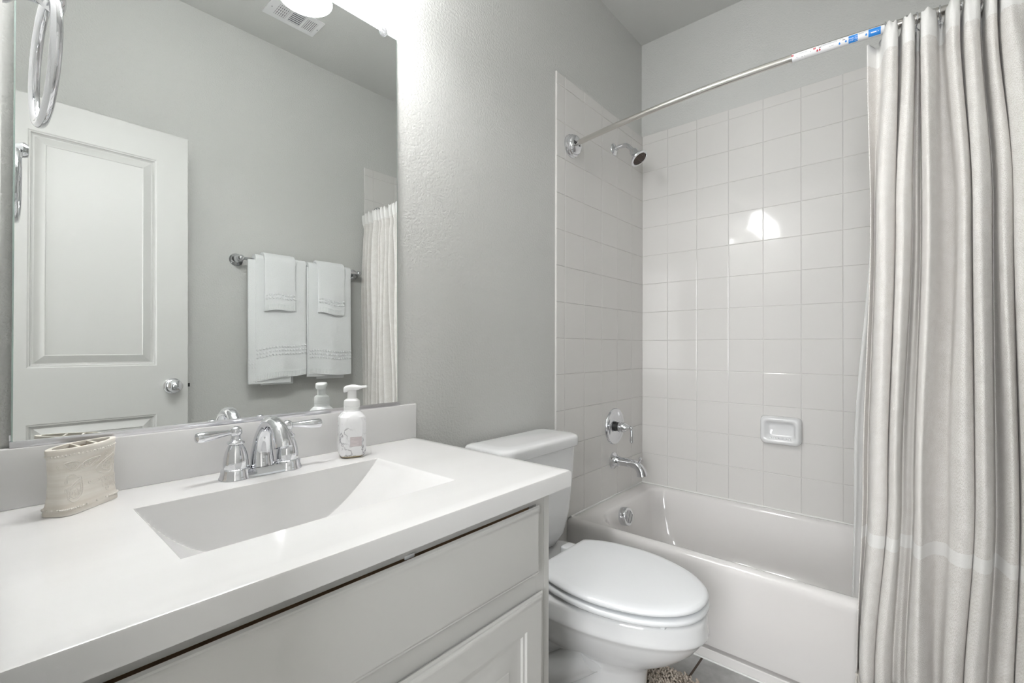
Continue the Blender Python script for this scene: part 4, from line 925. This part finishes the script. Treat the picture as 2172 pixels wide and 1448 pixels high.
# ------------------------------------------------------------------ door, folded back against the towel wall
DFY = -1.31; DTH = 0.035; DRX0, DRX1 = XW + 0.012, -1.784
pld = lambda u, v, d: (u, DFY + d, v)
dprof = [(0.0, 0.0), (0.004, -0.003), (0.007, -0.003), (0.010, -0.010), (0.014, -0.013), (0.018, -0.013), (0.044, -0.002), (0.046, -0.002), (0.048, -0.0045)]
pans = [(-2.268, -1.893, 1.046, 1.917), (-2.268, -1.893, 0.22, 0.842)]
g = mapg(framed(DRX0, DRX1, 0.012, 2.043, pans, dprof), pld)
g.join(slab(DRX0, DRX1, 0.012, 2.043, 0.0, -DTH, pld)); 
door = solo('door_1', g, m_door, kind='structure', angle=20, base=(DRX0, DFY, 0.012))
kx, kzz = -1.839, 0.957
kn = kid(door, 'door_knob', lathe([(0.033, 0.0003), (0.033, 0.004), (0.028, 0.009), (0.016, 0.012), (0.013, 0.022), (0.014, 0.028), (0.022, 0.033), (0.027, 0.041), (0.026, 0.050), (0.018, 0.057), (0.011, 0.060), (0.010, 0.066), (0.004, 0.069)], (kx, DFY, kzz), (0, 1, 0), 40), m_chrome, label='chrome privacy knob')
kid(door, 'door_latch', box(DRX1 - 0.002, DRX1 + 0.011, DFY - 0.026, DFY - 0.012, kzz - 0.008, kzz + 0.008, 0.001), m_black, label='dark latch bolt')
g = G()
for z in (0.22, 1.05, 1.85): g.join(lathe([(0.006, 0), (0.006, 0.09)], (DRX0 - 0.004, DFY + 0.005, z - 0.045), (0, 0, 1), 12))
kid(door, 'hinge', g, m_chrome)

# ------------------------------------------------------------------ towel bar and towels (on the towel wall, seen in the mirror)
TY = -1.43; TBZ = 1.572
tb = Thing('towel_bar', 'chrome towel bar on the wall opposite the mirror', 'towel bar', (-1.22, -RW, TBZ))
tb.part('bar', tube([(-1.520, TY, TBZ), (-0.905, TY, TBZ)], 0.008, 20), m_chrome)
for x in (-1.533, -0.892):
    tb.part('mount', lathe([(0.032, 0.0003), (0.032, 0.004), (0.027, 0.008), (0.027, 0.012), (0.020, 0.017), (0.013, 0.024), (0.011, 0.045), (0.0125, 0.052)], (x, -RW, TBZ), (0, 1, 0), 36), m_chrome)
    tb.part('finial', sphere((x, TY, TBZ), 0.0165, 20), m_chrome)
def towel(x0, x1, ztf, ztb, thick, name, label, group, rr=0.012, rows=3, band=(0.10, 0.15), skew=0.0, layers=2):
    """folded towel over the bar: front fall to ztf, back fall to ztb"""
    t = Thing(name, label, 'towel', ((x0 + x1) / 2, TY, TBZ), group)
    ri = 0.0088 if rr < 0.02 else rr; ro = ri + thick
    def sect(x, dz):
        out = []; zt = TBZ
        wv = 0.0035 * math.sin(x * 34 + x0 * 10)
        # outer path, front (mirror side, +y) bottom to top, over, down the back
        nf = 14
        for k in range(nf + 1):
            f_ = k / nf; z = ztf + dz + (zt - ztf - dz) * f_
            out.append((x, TY + ro + wv * (1 - f_) * 1.6 + 0.004 * (1 - f_), z))
        for k in range(1, 10): a = PI * k / 10; out.append((x, TY + ro * math.cos(a), zt + ro * math.sin(a)))
        for k in range(nf + 1):
            f_ = 1 - k / nf; z = ztb + dz + (zt - ztb - dz) * f_; out.append((x, TY - ro - wv * (1 - f_) * 0.6 + 0.0, z))
        # inner path back up
        for k in range(nf + 1):
            f_ = k / nf; z = ztb + dz + 0.002 + (zt - ztb - dz - 0.002) * f_; out.append((x, TY - ri - wv * (1 - f_) * 0.6, z))
        for k in range(9, 0, -1): a = PI * k / 10; out.append((x, TY + ri * math.cos(a), zt + ri * math.sin(a)))
        for k in range(nf + 1):
            f_ = 1 - k / nf; z = ztf + dz + 0.002 + (zt - ztf - dz - 0.002) * f_; out.append((x, TY + ri + wv * (1 - f_) * 1.6 + 0.004 * (1 - f_), z))
        return out
    nx_ = 24; loops_ = []
    for i in range(nx_ + 1):
        f_ = i / nx_; x = x0 + (x1 - x0) * f_; dz = skew * f_ + 0.004 * math.sin(f_ * 7 + x0 * 5)
        s_ = sect(x, dz)
        if i in (0, nx_):      # rounded selvedge
            cm = [(q[0], q[1], q[2]) for q in s_]
            cy = lambda q: TY + (ri + thick / 2) * (1 if q[1] > TY else -1)
            s_ = [(q[0], q[1] + (cy(q) - q[1]) * 0.45 if q[2] < TBZ else q[1], q[2]) for q in cm]
        loops_.append(s_)
    t.part('terry_cloth', loft(loops_), m_towel, angle=60)
    g = G(); cols = max(8, int((x1 - x0) / 0.0145))
    for r in range(rows):
        for c in range(cols):
            x = x0 + (x1 - x0) * (c + 0.5) / cols; f_ = (x - x0) / (x1 - x0); dz = skew * f_ + 0.004 * math.sin(f_ * 7 + x0 * 5)
            z = ztf + dz + band[0] + (band[1] - band[0]) * (r + 0.5) / rows
            ff = (z - ztf) / (TBZ - ztf); wv = 0.0035 * math.sin(x * 34 + x0 * 10)
            yy = TY + ro + wv * (1 - ff) * 1.6 + 0.004 * (1 - ff)
            g.join(lathe([(0.0062, -0.001), (0.0061, 0.0020), (0.0045, 0.0046), (0.001, 0.0055)], (x, yy, z), (0, 1, 0), 8))
    t.part('woven_dots', g, m_towel)
    # ribbed hem strip at the foot
    g = G(); nr = int((x1 - x0) / 0.006)
    for c in range(nr):
        x = x0 + 0.004 + (x1 - x0 - 0.008) * (c + 0.5) / nr; f_ = (x - x0) / (x1 - x0); dz = skew * f_ + 0.004 * math.sin(f_ * 7 + x0 * 5)
        wv = 0.0035 * math.sin(x * 34 + x0 * 10); yy = TY + ro + wv * 1.6 + 0.004
        g.join(tube([(x, yy - 0.0003, ztf + dz + 0.004), (x, yy - 0.0003, ztf + dz + 0.030)], 0.0022, 6))
    t.part('ribbed_hem', g, m_towel)
    return t
t1 = towel(-1.475, -1.222, 0.952, 0.965, 0.020, 'bath_towel', 'larger white bath towel hanging nearest the door on the towel bar', 'bath towels on the bar', rows=3, band=(0.112, 0.170), skew=0.030)
t2 = towel(-1.207, -0.958, 0.975, 0.972, 0.018, 'bath_towel', 'white bath towel hanging nearest the tub on the towel bar', 'bath towels on the bar', rows=3, band=(0.085, 0.142), skew=-0.008)
# folded-under layers that show at the sides and feet
def layer(t, x0, x1, z0, y0, th_, dots):
    g = box(x0, x1, y0 - th_ / 2, y0 + th_ / 2, z0, TBZ - 0.003, th_ * 0.4, 3)
    o = t.part('inner_layer', g, m_towel)
    if dots:
        g = G()
        for r in range(3):
            for c in range(3): g.join(lathe([(0.006, -0.001), (0.0045, 0.0024), (0.001, 0.003)], (x0 + 0.007 + 0.0135 * c, y0 + th_ / 2, z0 + 0.085 + 0.019 * r), (0, 1, 0), 8))
        t.part('woven_dots', g, m_towel, parent=o)
layer(t1, -1.509, -1.30, 0.938, TY + 0.0165, 0.012, True); layer(t1, -1.440, -1.275, 0.930, TY - 0.0165, 0.010, False)
layer(t2, -1.150, -0.985, 0.948, TY - 0.0150, 0.010, False); layer(t2, -1.216, -1.10, 0.962, TY + 0.0150, 0.010, False)
towel(-1.438, -1.285, 1.312, 1.33, 0.012, 'hand_towel', 'white hand towel draped over the bath towel nearest the door', 'hand towels on the bar', rr=0.031, rows=2, band=(0.055, 0.090), skew=0.008)
towel(-1.160, -1.005, 1.318, 1.33, 0.012, 'hand_towel', 'white hand towel draped over the bath towel nearest the tub', 'hand towels on the bar', rr=0.030, rows=2, band=(0.048, 0.083), skew=-0.012)

# ------------------------------------------------------------------ towel ring on the doorway wall, beside the mirror
RY, RZr = -0.335, 1.528
trg = Thing('towel_ring', 'chrome towel ring on the wall beside the mirror', 'towel ring', (XW, RY, RZr))
trg.part('mount', lathe([(0.028, 0.0003), (0.028, 0.004), (0.024, 0.009), (0.023, 0.013), (0.016, 0.020), (0.011, 0.028), (0.010, 0.040), (0.013, 0.046), (0.016, 0.050), (0.0165, 0.055), (0.013, 0.061), (0.006, 0.063)], (XW, RY, RZr), (1, 0, 0), 36), m_chrome)
rcx = -2.326; pts = []
for k in range(48):
    a = 2 * PI * k / 48; dy = 0.074 * math.sin(a); dz = 0.074 * math.cos(a) - 0.080
    pts.append((rcx - dy * 0.065 + dz * 0.02, RY + dy, RZr + dz))
trg.part('ring', tube(pts, 0.0056, 16, closed=True), m_chrome)

# ------------------------------------------------------------------ hall lamp added out of view as soft fill light
hl = Thing('hall_fill_lamp', 'round dome lamp added on the unseen hall ceiling as fill light', 'added fill light', (-3.2, -1.0, CH))
hl.part('base_ring', lathe([(0.17, 0.0005), (0.17, 0.02)], (-3.2, -1.0, CH), (0, 0, -1), 32), m_vent)
hl.part('fill_dome', lathe([(0.165, 0.018), (0.165, 0.035), (0.14, 0.07), (0.08, 0.095), (0.0005, 0.10)], (-3.2, -1.0, CH), (0, 0, -1), 32), m_fill_dome)
point('hall_fill_light', (-3.2, -1.0, CH - 0.16), HALL_FILL, 0.08, parent=hl.o)
